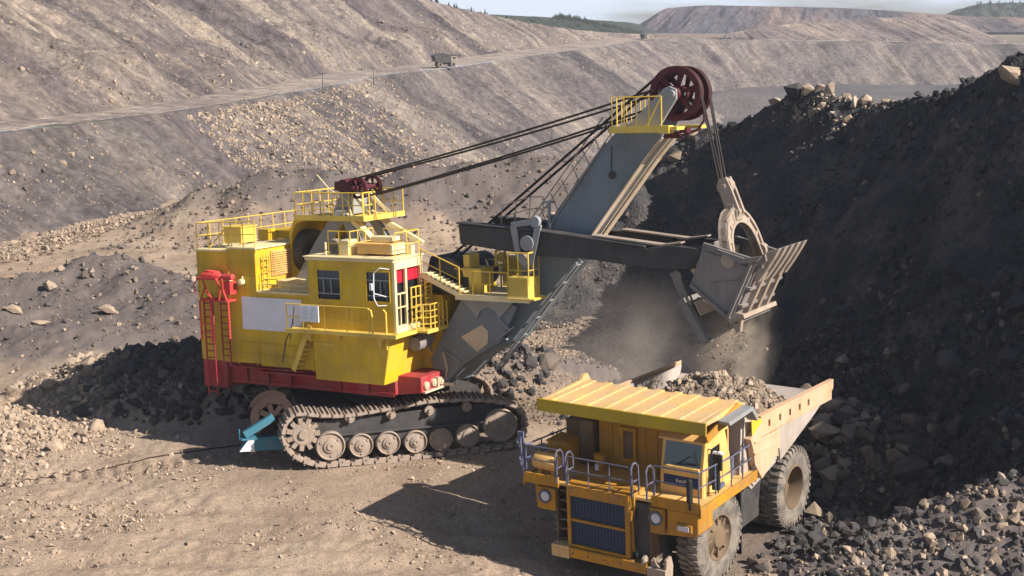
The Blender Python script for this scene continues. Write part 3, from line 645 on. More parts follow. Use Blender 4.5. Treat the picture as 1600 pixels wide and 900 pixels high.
m.box((2.62, CV, 7.5), (2.7, -2.95, 7.55)); m.box((2.62, CV, 6.95), (2.7, -2.95, 7.0)); m.box((2.62, -3.36, 6.25), (2.69, -3.31, 7.5))
m.build('front_window_frame', M_cream, sh)
m = MB(); m.box((2.5, CV + .1, 6.2), (2.52, CI - .1, 8.55)); m.build('front_window', M_glass, sh)
m = MB(); m.box((2.55, CV + .14, 7.95), (2.58, -3.0, 8.5)); m.box((2.55, -2.84, 7.98), (2.58, CI - .16, 8.5)); m.build('sun_shade', M_shade, sh, label='bright red blinds behind the front glass')
m = MB()
for k in range(3): m.tube([(2.85, -2.8 + k * .33, 6.3), (2.85, -2.8 + k * .33, 7.7)], .035)
for w in (6.4, 6.9, 7.3, 7.7): m.tube([(2.85, -2.85, w), (2.85, -1.8, w)], .03)
m.build('window_guard', M_rail, sh)
m = MB(); m.tube([(2.5, CV - .05, 8.55), (2.2, CV - .3, 8.62), (1.95, CV - .35, 8.4), (1.92, CV - .35, 7.4), (2.05, CV - .3, 7.1), (2.35, CV - .1, 7.1)], .022); m.tube([(1.93, CV - .35, 7.6), (2.35, CV - .1, 7.45)], .022)
m.build('mirror_arm', M_white, sh)
m = MB(); m.box((1.75, CV - .42, 7.72), (1.9, CV - .3, 8.0)); m.build('side_mirror', M_white, sh, .02)
# walkway, lower box, railing, notice
m = MB(); m.box((-2.4, -4.35, 5.9), (2.85, CV, 5.98)); m.box((2.7, -4.35, 5.9), (3.1, -1.3, 5.98)); m.box((3.1, -2.9, 5.9), (3.6, -1.3, 5.98)); m.box((-2.4, -4.38, 5.86), (3.12, -4.33, 6.02)); m.box((-2.4, -4.35, 5.82), (-1.8, -3.4, 5.9)); m.box((3.58, -2.9, 5.88), (3.64, -1.3, 6.02)); m.box((3.08, -4.33, 5.88), (3.13, -2.9, 6.02))
m.build('walkway', M_yel2, sh)
m = rail([(-1.5, -4.3, 5.98), (1.8, -4.3, 5.98)], 1.05, 1.1, .024); m2 = rail([(-2.35, -4.3, 5.98), (-1.5, -4.3, 5.98)], 1.05, .8, .03); m.add(m2.v, m2.f)
m.tube([(1.75, -4.3, 7.0), (1.9, -4.3, 6.95), (1.95, -4.3, 6.7), (1.95, -4.3, 5.4)], .04); m.tube([(2.5, -4.3, 7.0), (2.62, -4.3, 6.9), (2.62, -4.3, 5.4)], .04)
m.tube([(1.95, -4.3, 6.5), (2.5, -4.3, 6.5)], .025); m.tube([(1.95, -4.3, 6.3), (2.3, -4.3, 6.3), (2.3, -4.3, 6.1)], .03)
m2 = rail([(3.1, -2.9, 5.98), (3.6, -2.6, 5.98), (3.6, -1.35, 5.98)], 1.05, .35, .03, (.25, .5, .75)); m.add(m2.v, m2.f)
m.build('cab_railing', M_rail, sh)
m = MB(); m.box((-1.55, -4.42, 6.35), (-.62, -4.38, 7.02)); m.build('notice_board', M_white, sh, label='small white notice sheet with faint lines')
m = MB()
for k in range(7): m.box((-1.45, -4.425, 6.93 - k * .075), (-1.45 + (.3, .26, .32, .28, .3, .2, .3)[k], -4.42, 6.945 - k * .075)); m.box((-1.02, -4.425, 6.93 - k * .075), (-1.02 + (.28, .3, .2, .3, .26, .3, .1)[k], -4.42, 6.945 - k * .075))
M_ink, _b = mat_base('faint_ink', .8); _b.inputs['Base Color'].default_value = (.35, .37, .42, 1)
m.build('notice_text', M_ink, sh)
m = MB(); m.prism([(-1.38, 5.84), (2.55, 5.84), (2.15, 3.86), (-1.3, 3.86)], CV - .2, -1.0); m.build('lower_cabin', M_yel, sh, .03)
m = MB(); m.box((-1.2, CV - .24, 5.35), (-.2, CV - .2, 5.42)); m.box((-.0, CV - .35, 5.6), (.1, CV - .2, 5.85)); m.prism([(-1.75, 5.85), (-1.3, 5.85), (-1.35, 5.45)], -4.1, -3.9); m.prism([(2.0, 5.85), (2.35, 5.85), (2.2, 5.3)], -4.2, -4.05)
m.build('cabin_trim', M_yel2, sh)
m = MB()
for v, w in ((-2.25, 5.35), (-1.85, 5.45)): m.lathe([(.28, -.3), (.3, -.2), (.3, .3), (.22, .34), (.2, .1)], (2.75, v, w), 1, 18)
m.tube([(2.8, -1.6, 5.3), (2.9, -1.5, 4.9)], .06); m.build('cable_drums', M_steel, sh, smooth=40)
# cab-roof fittings
m = rail([(-.75, CV + .35, 8.97), (.35, CV + .35, 8.97), (.35, CI, 8.97)], 1.0, .5, .026); m2 = rail([(1.0, -1.9, 8.97), (2.7, -1.9, 8.97), (2.7, -3.6, 8.97)], 1.0, .8, .024); m.add(m2.v, m2.f)
m.build('cab_roof_railing', M_rail, sh)
m = MB(); m.box((-.35, -3.2, 8.97), (.15, -2.6, 9.6)); m.tube([(-.95, -3.3, 8.97), (-.95, -3.3, 9.5)], .05); m.build('roof_canister', M_cream, sh, .03)
m = MB(); m.box((.5, -3.1, 9.05), (2.1, -2.2, 9.42)); m.box((.4, -3.15, 9.42), (2.2, -2.15, 9.48)); m.build('air_conditioner', M_orange, sh, .02); 
m = MB(); m.box((.9, -2.7, 9.5), (2.0, -2.2, 9.72)); m.box((2.1, -3.1, 9.05), (2.25, -2.2, 9.45)); m.box((2.3, -2.2, 8.97), (2.55, -1.95, 9.4)); m.build('air_conditioner_top', M_cream, sh, .02)
m = MB(); m.lathe([(.28, 0), (.34, .05), (.34, .16), (.28, .2), (.2, .2), (.2, 0)], (-1.0, -2.7, 9.25), 1, 20); m.build('hose_reel', M_worn, sh, smooth=40)
# stairs down to the front deck and that deck
m = MB()
for k in range(9): m.box((2.95 + k * .21, -2.05, 8.16 - k * .085), (3.2 + k * .21, -1.45, 8.21 - k * .085))
m.beam((2.85, -2.08, 8.15), (4.85, -2.08, 7.3), .03, .2); m.beam((2.85, -1.42, 8.15), (4.85, -1.42, 7.3), .03, .2); m.build('front_stairs', M_cream, sh)
m = rail([(2.9, -2.08, 8.2), (4.7, -2.08, 7.5)], 1.0, .9, .026); m.build('stair_railing', M_rail, sh)
m = ladder((2.98, -1.75, 6.1), (2.98, -1.75, 8.2), .4, (0, 1, 0), .17, .045); m.build('cab_ladder', M_rail, sh)
m = MB(); m.box((4.5, -2.1, 7.25), (7.9, -.85, 7.36)); m.box((3.3, -.85, 7.25), (6.3, 1.0, 7.36)); m.box((4.5, -2.12, 7.2), (7.9, -2.06, 7.42)); m.build('front_deck', M_cream, sh)
m = MB(); m.box((4.0, -1.2, 7.36), (5.2, -.2, 8.3)); m.box((3.95, -1.25, 8.3), (5.25, -.15, 8.36)); m.box((4.3, -1.1, 8.36), (4.6, -.3, 8.9)); m.box((4.9, 1.0, 7.4), (5.5, 1.6, 8.6)); m.build('electrical_cabinet', M_yel2, sh, .02)
m = MB(); m.box((5.3, -.3, 8.35), (5.42, .5, 8.4)); m.box((5.3, -.3, 8.95), (5.42, .5, 9.0)); m.box((5.3, -.3, 8.35), (5.42, -.25, 9.0)); m.box((5.3, .45, 8.35), (5.42, .5, 9.0)); m.tube([(5.36, .1, 7.4), (5.36, .1, 8.4)], .04); m.lathe([(.05, 0), (.2, .02), (.2, .15), (.05, .2)], (5.3, .1, 8.7), 0, 14); m.build('spot_lamp', M_yel2, sh)
m = rail([(5.3, -2.05, 7.36), (6.9, -2.05, 7.36)], 1.0, .8, .028); m2 = rail([(6.95, -2.05, 7.9), (7.85, -2.05, 7.9), (7.85, -1.2, 7.9)], 1.25, .55, .032, (.45,)); m.add(m2.v, m2.f)
m2 = rail([(3.3, 1.0, 7.36), (5.6, 1.0, 7.36)], 1.1, .8, .026); m.add(m2.v, m2.f); m2 = rail([(2.2, 0, 7.3), (2.3, 2.6, 7.36)], 1.3, .8, .026); m.add(m2.v, m2.f); m.build('deck_railing', M_rail, sh)
m = MB(); m.box((6.95, -2.1, 7.36), (7.85, -1.15, 8.2)); m.box((6.9, -2.15, 7.3), (8.15, -1.1, 7.38)); m.build('grease_box', M_yel2, sh, .02)
m = MB(); m.prism([(2.0, 7.35), (3.6, 7.35), (3.2, 8.5), (2.4, 8.7)], -.6, 2.4); m.lathe([(.75, -1.2), (.75, 1.8)], (3.6, 0, 8.0), 1, 24); m.box((2.2, -1.2, 7.4), (4.6, -.95, 8.0)); m.build('hoist_winch', M_dark, sh, smooth=40)

# gantry
m = MB()
def leg(m, a, b, w0, w1, d=.34):
    a = Vector(a); b = Vector(b); x = Vector((1, 0, 0))
    q = [a - x * w0 / 2, a + x * w0 / 2, b + x * w1 / 2, b - x * w1 / 2]; y = Vector((0, d / 2, 0))
    m.add([p - y for p in q] + [p + y for p in q], [(0, 1, 2, 3), (7, 6, 5, 4), (0, 4, 5, 1), (1, 5, 6, 2), (2, 6, 7, 3), (3, 7, 4, 0)])
for s in (-1, 1):
    leg(m, (-3.9, s * 1.35, 7.36), (-2.7, s * 1.05, 9.3), .7, .75); leg(m, (-2.7, s * 1.05, 9.3), (-1.9, s * .75, 10.6), .75, .6)
    leg(m, (-.55, s * 1.35, 8.3), (-1.6, s * .8, 10.4), .42, .5); m.box((-.9, s * 1.35 - .2, 7.36), (-.3, s * 1.35 + .2, 8.35))
leg(m, (-2.1, 0, 10.4), (-1.75, 0, 11.55), 1.15, .6, 1.0)
m.box((-3.2, -1.1, 9.1), (-2.6, 1.1, 9.3)); m.build('gantry', M_gmid, sh, .03)
m = MB()
for s in (-1, 1): m.beam((-1.55, s * .8, 10.4), (.65, s * 1.5, 9.0), .3, .2); m.beam((-1.35, s * .55, 11.2), (-.5, s * .7, 10.4), .12, .14)
m.build('gantry_strut', M_cream, sh)
m = MB(); m.box((-3.9, -1.5, 10.26), (-.3, 1.5, 10.34)); m.box((-3.95, -1.53, 10.2), (-.25, -1.47, 10.42)); m.box((-.3, -1.5, 10.2), (-.24, 1.5, 10.42)); m.build('gantry_platform', M_yel2, sh)
m = rail([(-.3, -1.5, 10.34), (-3.9, -1.5, 10.34), (-3.9, 1.5, 10.34), (-.3, 1.5, 10.34)], 1.05, .55, .028, (.5,)); m2 = rail([(-.3, -1.45, 10.34), (-.3, -.6, 10.34)], 1.05, .4, .03, (.5,)); m.add(m2.v, m2.f); m2 = rail([(-1.0, -1.5, 10.34), (-.3, -1.5, 10.34)], 1.05, .7, .028, (.5,)); m.add(m2.v, m2.f); m.build('gantry_railing', M_rail, sh)
def sheave(parent, name, c, R, w, mat, spokes=7, n=44):
    m = MB(); g = R * .93
    m.lathe([(R * .77, -w * .35), (R, -w * .5), (R, -w * .38), (g, -w * .1), (g, w * .1), (R, w * .38), (R, w * .5), (R * .77, w * .35), (R * .77, -w * .35)], c, 1, n, False)
    m.lathe([(.0, -w * .8), (R * .2, -w * .8), (R * .24, -w * .5), (R * .30, -w * .2), (R * .30, w * .2), (R * .24, w * .5), (R * .2, w * .8), (0, w * .8)], c, 1, 24, False)
    for k in range(spokes):
        a = 2 * math.pi * (k + .25) / spokes; d = Vector((math.cos(a), 0, math.sin(a))); t = Vector((-math.sin(a), 0, math.cos(a))); C = Vector(c); y = Vector((0, w * .18, 0))
        q = [C + d * R * .25 - t * R * .06, C + d * R * .80 - t * R * .11, C + d * R * .80 + t * R * .11, C + d * R * .25 + t * R * .06]
        m.add([p - y for p in q] + [p + y for p in q], [(0, 1, 2, 3), (7, 6, 5, 4), (0, 4, 5, 1), (1, 5, 6, 2), (2, 6, 7, 3), (3, 7, 4, 0)])
    return m.build(name, mat, parent, smooth=35)
for v in (-.75, .75): sheave(sh, 'gantry_sheave', (-1.05 if v < 0 else -1.35, v, 11.55), .46, .2, M_maroon, 5, 30)
m = MB(); m.lathe([(.1, -1.0), (.1, 1.0)], (-1.2, 0, 11.55), 1, 12); m.beam((-1.5, -.35, 11.55), (-2.4, -.35, 11.62), .5, .38); m.beam((-1.5, .35, 11.55), (-2.3, .35, 11.7), .4, .4); m.lathe([(.3, -.25), (.3, .25)], (-2.0, -.3, 11.6), 1, 18); m.lathe([(.26, -.5), (.26, -.3), (.12, -.28)], (-1.5, -.1, 11.62), 1, 16); m.build('rope_equalizer', M_maroon, sh, smooth=40)
m = MB(); m.tube([(-3.3, -.6, 12.1), (-2.6, -.7, 11.5), (-1.6, -.8, 11.0), (-1.3, -.9, 10.35)], .022); m.build('antenna_cable', M_cream, sh)

# boom
side = [(3.07, 3.4), (2.7, 3.66), (2.45, 4.46), (3.4, 6.0), (4.15, 7.0), (6.4, 7.3), (7.1, 8.3), (8.47, 10.5), (10.62, 13.28), (11.17, 13.8), (13.1, 13.8), (12.95, 13.5), (12.24, 12.7), (9.9, 9.72), (9.4, 8.85), (8.35, 7.75), (7.1, 6.35), (6.2, 5.3), (5.1, 4.8), (4.3, 4.35)]
m = MB(); m.prism(side, -.72, .72); m.build('boom', M_grey, sh, .03)
foot = [(3.3, 3.45), (2.95, 3.75), (2.7, 4.5), (3.6, 6.0), (4.35, 7.15), (6.3, 7.15), (6.9, 6.9), (6.1, 5.45), (5.1, 4.9), (4.3, 4.4)]
m = MB(); m.prism(foot, -1.36, -1.28); m.prism(foot, 1.28, 1.36); m.prism([(3.3, 3.45), (4.3, 4.4), (5.1, 4.9), (6.1, 5.45), (6.05, 5.55), (5.0, 5.02), (4.2, 4.52), (3.2, 3.55)], -1.28, 1.28); m.prism([(2.95, 3.75), (2.7, 4.5), (3.6, 6.0), (4.35, 7.15), (4.45, 7.15), (3.7, 6.0), (2.82, 4.5), (3.05, 3.75)], -1.28, 1.28)
m.build('boom_foot', M_grey, sh, .02)
m = MB()   # flanges along the two edges of the boom
def strip(m, pts, v0, v1, th, out):
    for a, b in zip(pts[:-1], pts[1:]):
        d = Vector((b[0] - a[0], 0, b[1] - a[1])).normalized(); nn = Vector((d.z, 0, -d.x)) * out
        A = Vector((a[0], 0, a[1])); B = Vector((b[0], 0, b[1])); vs = []
        for p in (A + nn * .004, B + nn * .004, B + nn * th, A + nn * th): vs += [p + Vector((0, v0, 0)), p + Vector((0, v1, 0))]
        m.add(vs, [(0, 2, 4, 6), (1, 7, 5, 3), (0, 1, 3, 2), (2, 3, 5, 4), (4, 5, 7, 6), (6, 7, 1, 0)])
low = [(9.4, 8.85), (9.9, 9.72), (12.24, 12.7), (12.95, 13.5)]
strip(m, low, -.82, -.42, .05, 1); strip(m, low, .3, .8, .05, 1); strip(m, low, -.12, -.02, .09, 1)  # tan flanges: sun on the boom's front face put into their colour
m.build('boom_lit_strip', M_tan, sh)
m = MB(); strip(m, [(7.2, 8.5), (8.47, 10.5), (10.62, 13.28)], -.8, .8, .05, -1)
m.box((8.1, -.82, 10.0), (8.2, -.72, 11.0)); m.box((8.0, -.95, 11.0), (8.32, -.6, 11.08))
m.beam((3.35, -1.4, 5.0), (4.2, -1.4, 4.5), .05, .05, (0, 1, 0)); m.beam((6.1, -1.4, 6.4), (6.55, -1.4, 5.95), .05, .06, (0, 1, 0)); m.beam((5.9, -1.4, 5.5), (6.75, -1.4, 6.1), .05, .05, (0, 1, 0))
m.build('boom_stiffener', M_gmid, sh)
m = MB(); m.prism([(4.25, 5.55), (5.25, 6.1), (5.55, 5.85), (5.5, 5.35), (5.0, 4.98)], -1.39, -1.365); m.build('boom_patch_plate', M_tan, sh, label='tan rectangular plate on the dark foot of the boom')
m = MB(); m.lathe([(.16, 0), (.16, .05), (.12, .05)], (10.9, -.75, 12.1), 1, 20); m.tube([(10.9, -.74, 13.2), (10.85, -.74, 12.1)], .02); m.build('inspection_ring', M_dark, sh)
m = MB(); m.prism([(4.3, 7.2), (6.9, 7.2), (6.1, 6.4), (5.95, 6.7), (5.6, 6.85), (5.25, 6.7), (5.1, 6.4)], -1.46, -1.37); m.build('foot_bracket', M_gmid, sh)
for p in ((4.6, 7.1), (5.1, 7.12), (5.5, 7.12), (6.1, 7.1)):
    pass
# side ladder rails on the boom's back and underneath
m = MB(); A = Vector((6.6, -.95, 9.2)); B = Vector((10.9, -.95, 14.1))
m2 = ladder((6.9, .2, 9.1), (10.75, .2, 13.9), .5, (0, 1, 0), .42, .022); m.add(m2.v, m2.f)
m.tube([(6.6, -.4, 9.7), (10.4, -.4, 14.3)], .026); m.tube([(6.6, -.4, 9.4), (10.5, -.4, 14.0)], .02); 
for k in range(9):
    t = k / 8; p = Vector((6.9, -.4, 9.0)).lerp(Vector((10.75, -.4, 13.5)), t); m.tube([p, p + Vector((-.3, 0, .65))], .02)
m.build('boom_ladder', M_worn, sh)
m = rail([(6.0, -.9, 9.95), (7.3, -.9, 10.3), (7.9, -.9, 10.3)], 1.0, .55, .024, (.5,), up=(.1, 0, .95)); m.build('saddle_railing', M_worn, sh)
m = MB()
for v in (-.95, -.5): m.tube([(9.4, v, 8.7), (5.6, v, 4.2)], .05)
for k in range(7):
    p = Vector((9.3, -.95, 8.6)).lerp(Vector((5.6, -.95, 4.25)), k / 6); m.beam(p, p + Vector((0, .45, 0)), .12, .03)
m.build('underside_pipes', M_gmid, sh)

# boom tip
for v in (-.42, .42): sheave(sh, 'hoist_sheave', (13.45, v, 15.1), 1.02, .34, M_maroon, 6)
m = MB()
for v in (-.78, .78): m.prism([(11.5, 13.85), (12.9, 13.85), (13.62, 14.9), (13.62, 15.25), (13.35, 15.38), (13.1, 15.3)], v - .06, v + .06)
m.lathe([(.13, -.95), (.13, .95)], (13.45, 0, 15.1), 1, 14); m.build('sheave_bracket', M_gmid, sh, .02)
m = MB(); m.box((11.2, -1.5, 13.78), (13.9, -.72, 13.9)); m.box((11.2, -1.55, 13.7), (13.2, -1.49, 13.95)); m.box((11.2, .85, 13.78), (13.9, 1.5, 13.9)); m.box((11.2, -1.5, 13.78), (11.35, 1.5, 13.9)); m.box((13.2, -1.55, 13.66), (13.6, -1.1, 13.95)); m.build('tip_platform', M_yel2, sh)
m = rail([(11.3, 1.5, 13.9), (11.3, -1.5, 13.9), (13.3, -1.5, 13.9)], 1.12, .45, .026, (.0,)); m.tube([(13.3, -1.5, 15.0), (12.7, -1.5, 13.9)], .03); m.build('tip_railing', M_rail, sh)
m = MB(); m.tube([(14.4, -.2, 14.6), (14.45, -.2, 14.1), (14.2, -.2, 13.75), (13.6, -.3, 13.55), (13.2, -.5, 13.6)], .05); m.box((13.0, -.6, 13.45), (13.5, -.2, 13.7)); m.box((13.7, -.8, 13.65), (14.0, -.4, 13.85)); m.build('rope_guard', M_maroon, sh)
# ropes
SC = (13.45, 15.1); RR = .98
for i, (v, b, c) in enumerate(((-.95, -.9, 14.9), (-.6, -.62, 14.95), (.62, .62, 14.95), (.95, .9, 14.9))):
    m = MB(); a = Vector((-1.0 if i < 2 else -1.3, (-.75, -.68, .68, .75)[i], 11.55 + (.43 if i in (0, 3) else -.43))); e = Vector((12.7 if i in (0, 3) else 12.2, b, 15.25 if i in (0, 3) else 14.5))
    pts = [a.lerp(e, t / 12) - Vector((0, 0, 1)) * (.10 * 4 * (t / 12) * (1 - t / 12)) for t in range(13)]; m.tube(pts, .043, 6); m.build('suspension_rope', M_rope, sh)
for i, v in enumerate((-.48, -.36, .36, .48)):
    m = MB(); pts = [Vector((3.0, v, 8.5))]
    a0 = math.radians(133)
    arc = [Vector((SC[0] + RR * math.cos(a0 - R_(137) * k / 20), v, SC[1] + RR * math.sin(a0 - R_(137) * k / 20))) for k in range(21)]
    end = Vector((15.02 + .1 * (i % 2) , v * .5, 11.85))
    m.tube(pts + arc + [end], .036, 6); m.build('hoist_rope', M_rope, sh)

# dipper handle
m = MB()
nb = [(4.4, 10.17), (7.95, 9.93), (10.72, 9.70), (12.6, 9.42), (13.6, 9.55), (14.9, 9.45), (14.5, 8.72), (13.4, 8.62), (12.4, 8.7), (10.43, 8.92), (7.92, 9.0), (4.47, 9.38)]
for s in (-1, 1):
    m.prism(nb, s * 1.12, s * 1.55); m.prism([(4.35, 10.2), (7.95, 9.96), (12.6, 9.45), (12.6, 9.52), (7.95, 10.03), (4.35, 10.27)], s * 1.0, s * 1.65)
m.box((13.6, -1.1, 8.8), (14.6, 1.1, 9.35)); m.box((4.4, -1.1, 9.5), (4.6, 1.1, 10.0))
m.build('dipper_handle', M_dark, sh, .02)
m = MB()
for s in (-1, 1):
    m.prism([(10.4, 9.80), (13.2, 9.50), (14.0, 9.62), (14.0, 9.68), (13.2, 9.57), (10.4, 9.86)], s * 1.0, s * 1.5)
m.prism([(14.5, 8.8), (15.2, 8.75), (15.35, 9.05), (14.6, 9.2)], -1.5, -1.1); m.build('handle_lit_edge', M_worn, sh)  # pale strips stand in for the sunlit top edge of the handle
m = MB()
for s in (-1.66, 1.56):
    for q in ([(6.85, 10.15), (7.15, 10.15), (7.3, 8.9), (7.1, 8.9)], [(8.0, 10.3), (8.25, 10.2), (7.75, 8.3), (7.5, 8.4)], [(6.9, 10.1), (8.15, 10.25), (8.15, 10.5), (6.9, 10.3)], [(7.1, 8.9), (7.7, 8.3), (7.9, 8.5), (7.3, 9.1)]): m.prism(q, s, s + .1)
m.lathe([(.3, -1.7), (.3, 1.7)], (7.6, 0, 9.5), 1, 18); m.lathe([(.22, -1.75), (.22, -1.55)], (8.0, 0, 10.35), 1, 14); m.build('saddle_block', M_gmid, sh, .01)

# bucket
bk = MB()
SA, SB, SC_, SD = (15.0, 9.62), (17.0, 9.02), (16.0, 6.86), (14.45, 8.1)
for s in (-1, 1): bk.prism([SA, SB, SC_, SD], s * 1.7 - .06, s * 1.7 + .06)
def slab(m, a, b, th, v0, v1):
    d = Vector((b[0] - a[0], b[1] - a[1])).normalized(); n_ = Vector((-d.y, d.x)) * th / 2
    return m.prism([(a[0] + n_.x, a[1] + n_.y), (b[0] + n_.x, b[1] + n_.y), (b[0] - n_.x, b[1] - n_.y), (a[0] - n_.x, a[1] - n_.y)], v0, v1)
slab(bk, SA, SD, .12, -1.63, 1.63); slab(bk, SB, SC_, .16, -1.63, 1.63)
bk = bk.build('bucket', M_steel, sh, .02)
m = MB()   # ribs and lips on the bucket
slab(m, (15.0, 9.66), (17.0, 9.1), .12, -1.85, -1.7); slab(m, (16.86, 9.1), (15.9, 6.95), .1, -1.9, -1.77); slab(m, (15.3, 8.2), (16.45, 8.35), .1, -1.82, -1.77); slab(m, (14.5, 8.15), (16.0, 6.95), .12, -1.88, -1.77)
slab(m, (15.1, 9.35), (16.7, 8.85), .07, -1.83, -1.77)
for t, h in ((.03, .18), (.42, .14), (.72, .14), (.98, .2)):
    p = (SB[0] + (SC_[0] - SB[0]) * t, SB[1] + (SC_[1] - SB[1]) * t); slab(m, p, (p[0] + h * 1.3, p[1] - h * .4), .1, -1.75, 1.75)
m.prism([(17.0, 9.1), (17.3, 9.35), (17.35, 9.1), (17.1, 8.85)], -1.75, 1.75)
m.prism([(15.6, 9.5), (16.6, 9.2), (17.25, 9.3), (17.05, 9.08), (16.4, 9.0)], -1.95, -1.72)
m.build('bucket_rib', M_steel, bk)
for k in range(5):
    v = -1.45 + k * .725; m = MB()
    m.prism([(16.95, 8.75), (17.1, 9.2), (17.35, 9.42), (17.8, 9.55), (17.62, 9.22), (17.35, 8.8), (17.0, 8.3), (16.85, 8.35)], v - .15, v + .15); m.build('bucket_tooth', M_worn, bk, .015)
m = MB()
for v in (-1.0, 0, 1.0): m.prism([(16.95, 8.7), (17.12, 8.6), (16.42, 7.1), (16.2, 7.1)], v - .13, v + .13)
m.build('front_ribs', M_worn, bk)
m = MB(); m.prism([(16.15, 7.2), (16.45, 7.15), (16.35, 6.5), (16.2, 6.45), (16.05, 6.9)], -1.75, -1.5); m.prism([(15.85, 7.0), (16.5, 7.15), (16.55, 7.0), (16.0, 6.8)], -1.8, 1.75); m.build('heel_band', M_worn, bk)
dr = MB(); slab(dr, (14.1, 7.6), (15.0, 6.05), .12, -1.5, 1.5)
for v in (-1.5, 0, 1.5): slab(dr, (13.98, 7.55), (14.9, 6.0), .30, v - .09, v + .09)
slab(dr, (14.82, 6.25), (15.0, 5.95), .34, -1.5, 1.5); slab(dr, (14.1, 7.6), (14.25, 7.3), .34, -1.5, 1.5)
for s in (-1, 1):
    slab(dr, (13.65, 8.55), (14.1, 7.45), .34, s * 1.3 - .09, s * 1.3 + .09); dr.lathe([(.2, -.1), (.2, .1)], (13.75, s * 1.3, 8.4), 1, 14)
dr.build('bucket_door', M_steel, sh, .01)
m = MB(); slab(m, (14.42, 7.45), (14.68, 6.95), .05, -1.3, .2); m.prism([(14.9, 8.0), (15.4, 7.7), (15.2, 7.3), (14.75, 7.5)], -1.3, -1.2); m.build('door_lit_patch', M_tan, sh)  # tan plate stands in for the sunlit patch on the bucket door
m = MB()
for s in (-1, 1): m.prism([(14.35, 9.35), (15.2, 9.3), (15.1, 8.85), (14.3, 8.9)], s * 1.35 - .12, s * 1.35 + .12); m.beam((14.4, s * 1.3, 8.7), (15.0, s * 1.3, 7.9), .2, .2)
m.build('bucket_lug', M_tan, sh, .01)
# bail: arch with lightening holes
m = MB()
outr = [(-1.72, 8.95), (-1.74, 9.2), (-1.72, 9.5), (-1.62, 9.85), (-1.42, 10.2), (-1.12, 10.5), (-.75, 10.72), (-.35, 10.82), (0, 10.85), (.35, 10.82), (.75, 10.72), (1.12, 10.5), (1.42, 10.2), (1.62, 9.85), (1.72, 9.5), (1.74, 9.2), (1.72, 8.95)]
inr = [(-1.38, 8.95), (-1.32, 9.15), (-1.25, 9.4), (-1.14, 9.68), (-.98, 9.92), (-.76, 10.1), (-.5, 10.22), (-.24, 10.28), (0, 10.3), (.24, 10.28), (.5, 10.22), (.76, 10.1), (.98, 9.92), (1.14, 9.68), (1.25, 9.4), (1.32, 9.15), (1.38, 8.95)]
def bu(w): return 15.95 - (w - 9.0) * .28
for k in range(len(outr) - 1):
    for (o0, o1, i0, i1, du) in ((outr[k], outr[k + 1], [outr[k][0] * .92, outr[k][1] - .08 * (outr[k][1] > 9.9)], [outr[k + 1][0] * .92, outr[k + 1][1] - .08 * (outr[k + 1][1] > 9.9)], .20), ([inr[k][0] * 1.08, inr[k][1] + .08 * (inr[k][1] > 9.4)], [inr[k + 1][0] * 1.08, inr[k + 1][1] + .08 * (inr[k + 1][1] > 9.4)], inr[k], inr[k + 1], .17), (outr[k], outr[k + 1], inr[k], inr[k + 1], .10)):
        q = [o0, o1, i1, i0]; vs = [(bu(p[1]) - du, p[0], p[1]) for p in q] + [(bu(p[1]) + du, p[0], p[1]) for p in q]
        m.add(vs, [(0, 1, 2, 3), (7, 6, 5, 4), (0, 4, 5, 1), (1, 5, 6, 2), (2, 6, 7, 3), (3, 7, 4, 0)])
for k in (3, 5, 7, 9, 11, 13):
    o, i = outr[k], inr[k]; m.beam((bu(o[1]), o[0], o[1]), (bu(i[1]), i[0], i[1]), .34, .16, (0, .3, 1))
for s in (-1, 1): m.lathe([(.28, -.2), (.28, .2)], (15.95, s * 1.65, 9.1), 1, 16)
m.build('bucket_bail', M_worn, sh, .01)
m = MB()
for v in (-.22, .22): m.prism([(15.0, 11.9), (15.3, 12.0), (15.5, 11.6), (15.85, 10.7), (15.7, 10.45), (15.35, 10.6), (15.05, 11.4)], v - .07, v + .07)
m.lathe([(.3, -.2), (.3, .2)], (15.2, 0, 11.65), 1, 18); m.lathe([(.14, -.36), (.14, .36)], (15.55, 0, 10.75), 1, 12); m.lathe([(.1, -.34), (.1, .34)], (15.2, 0, 11.65), 1, 12); m.box((15.3, -.3, 10.85), (15.6, .3, 11.0)); m.box((15.3, -.35, 10.4), (15.75, .35, 10.8))
m.build('rope_block', M_worn, sh, .01)

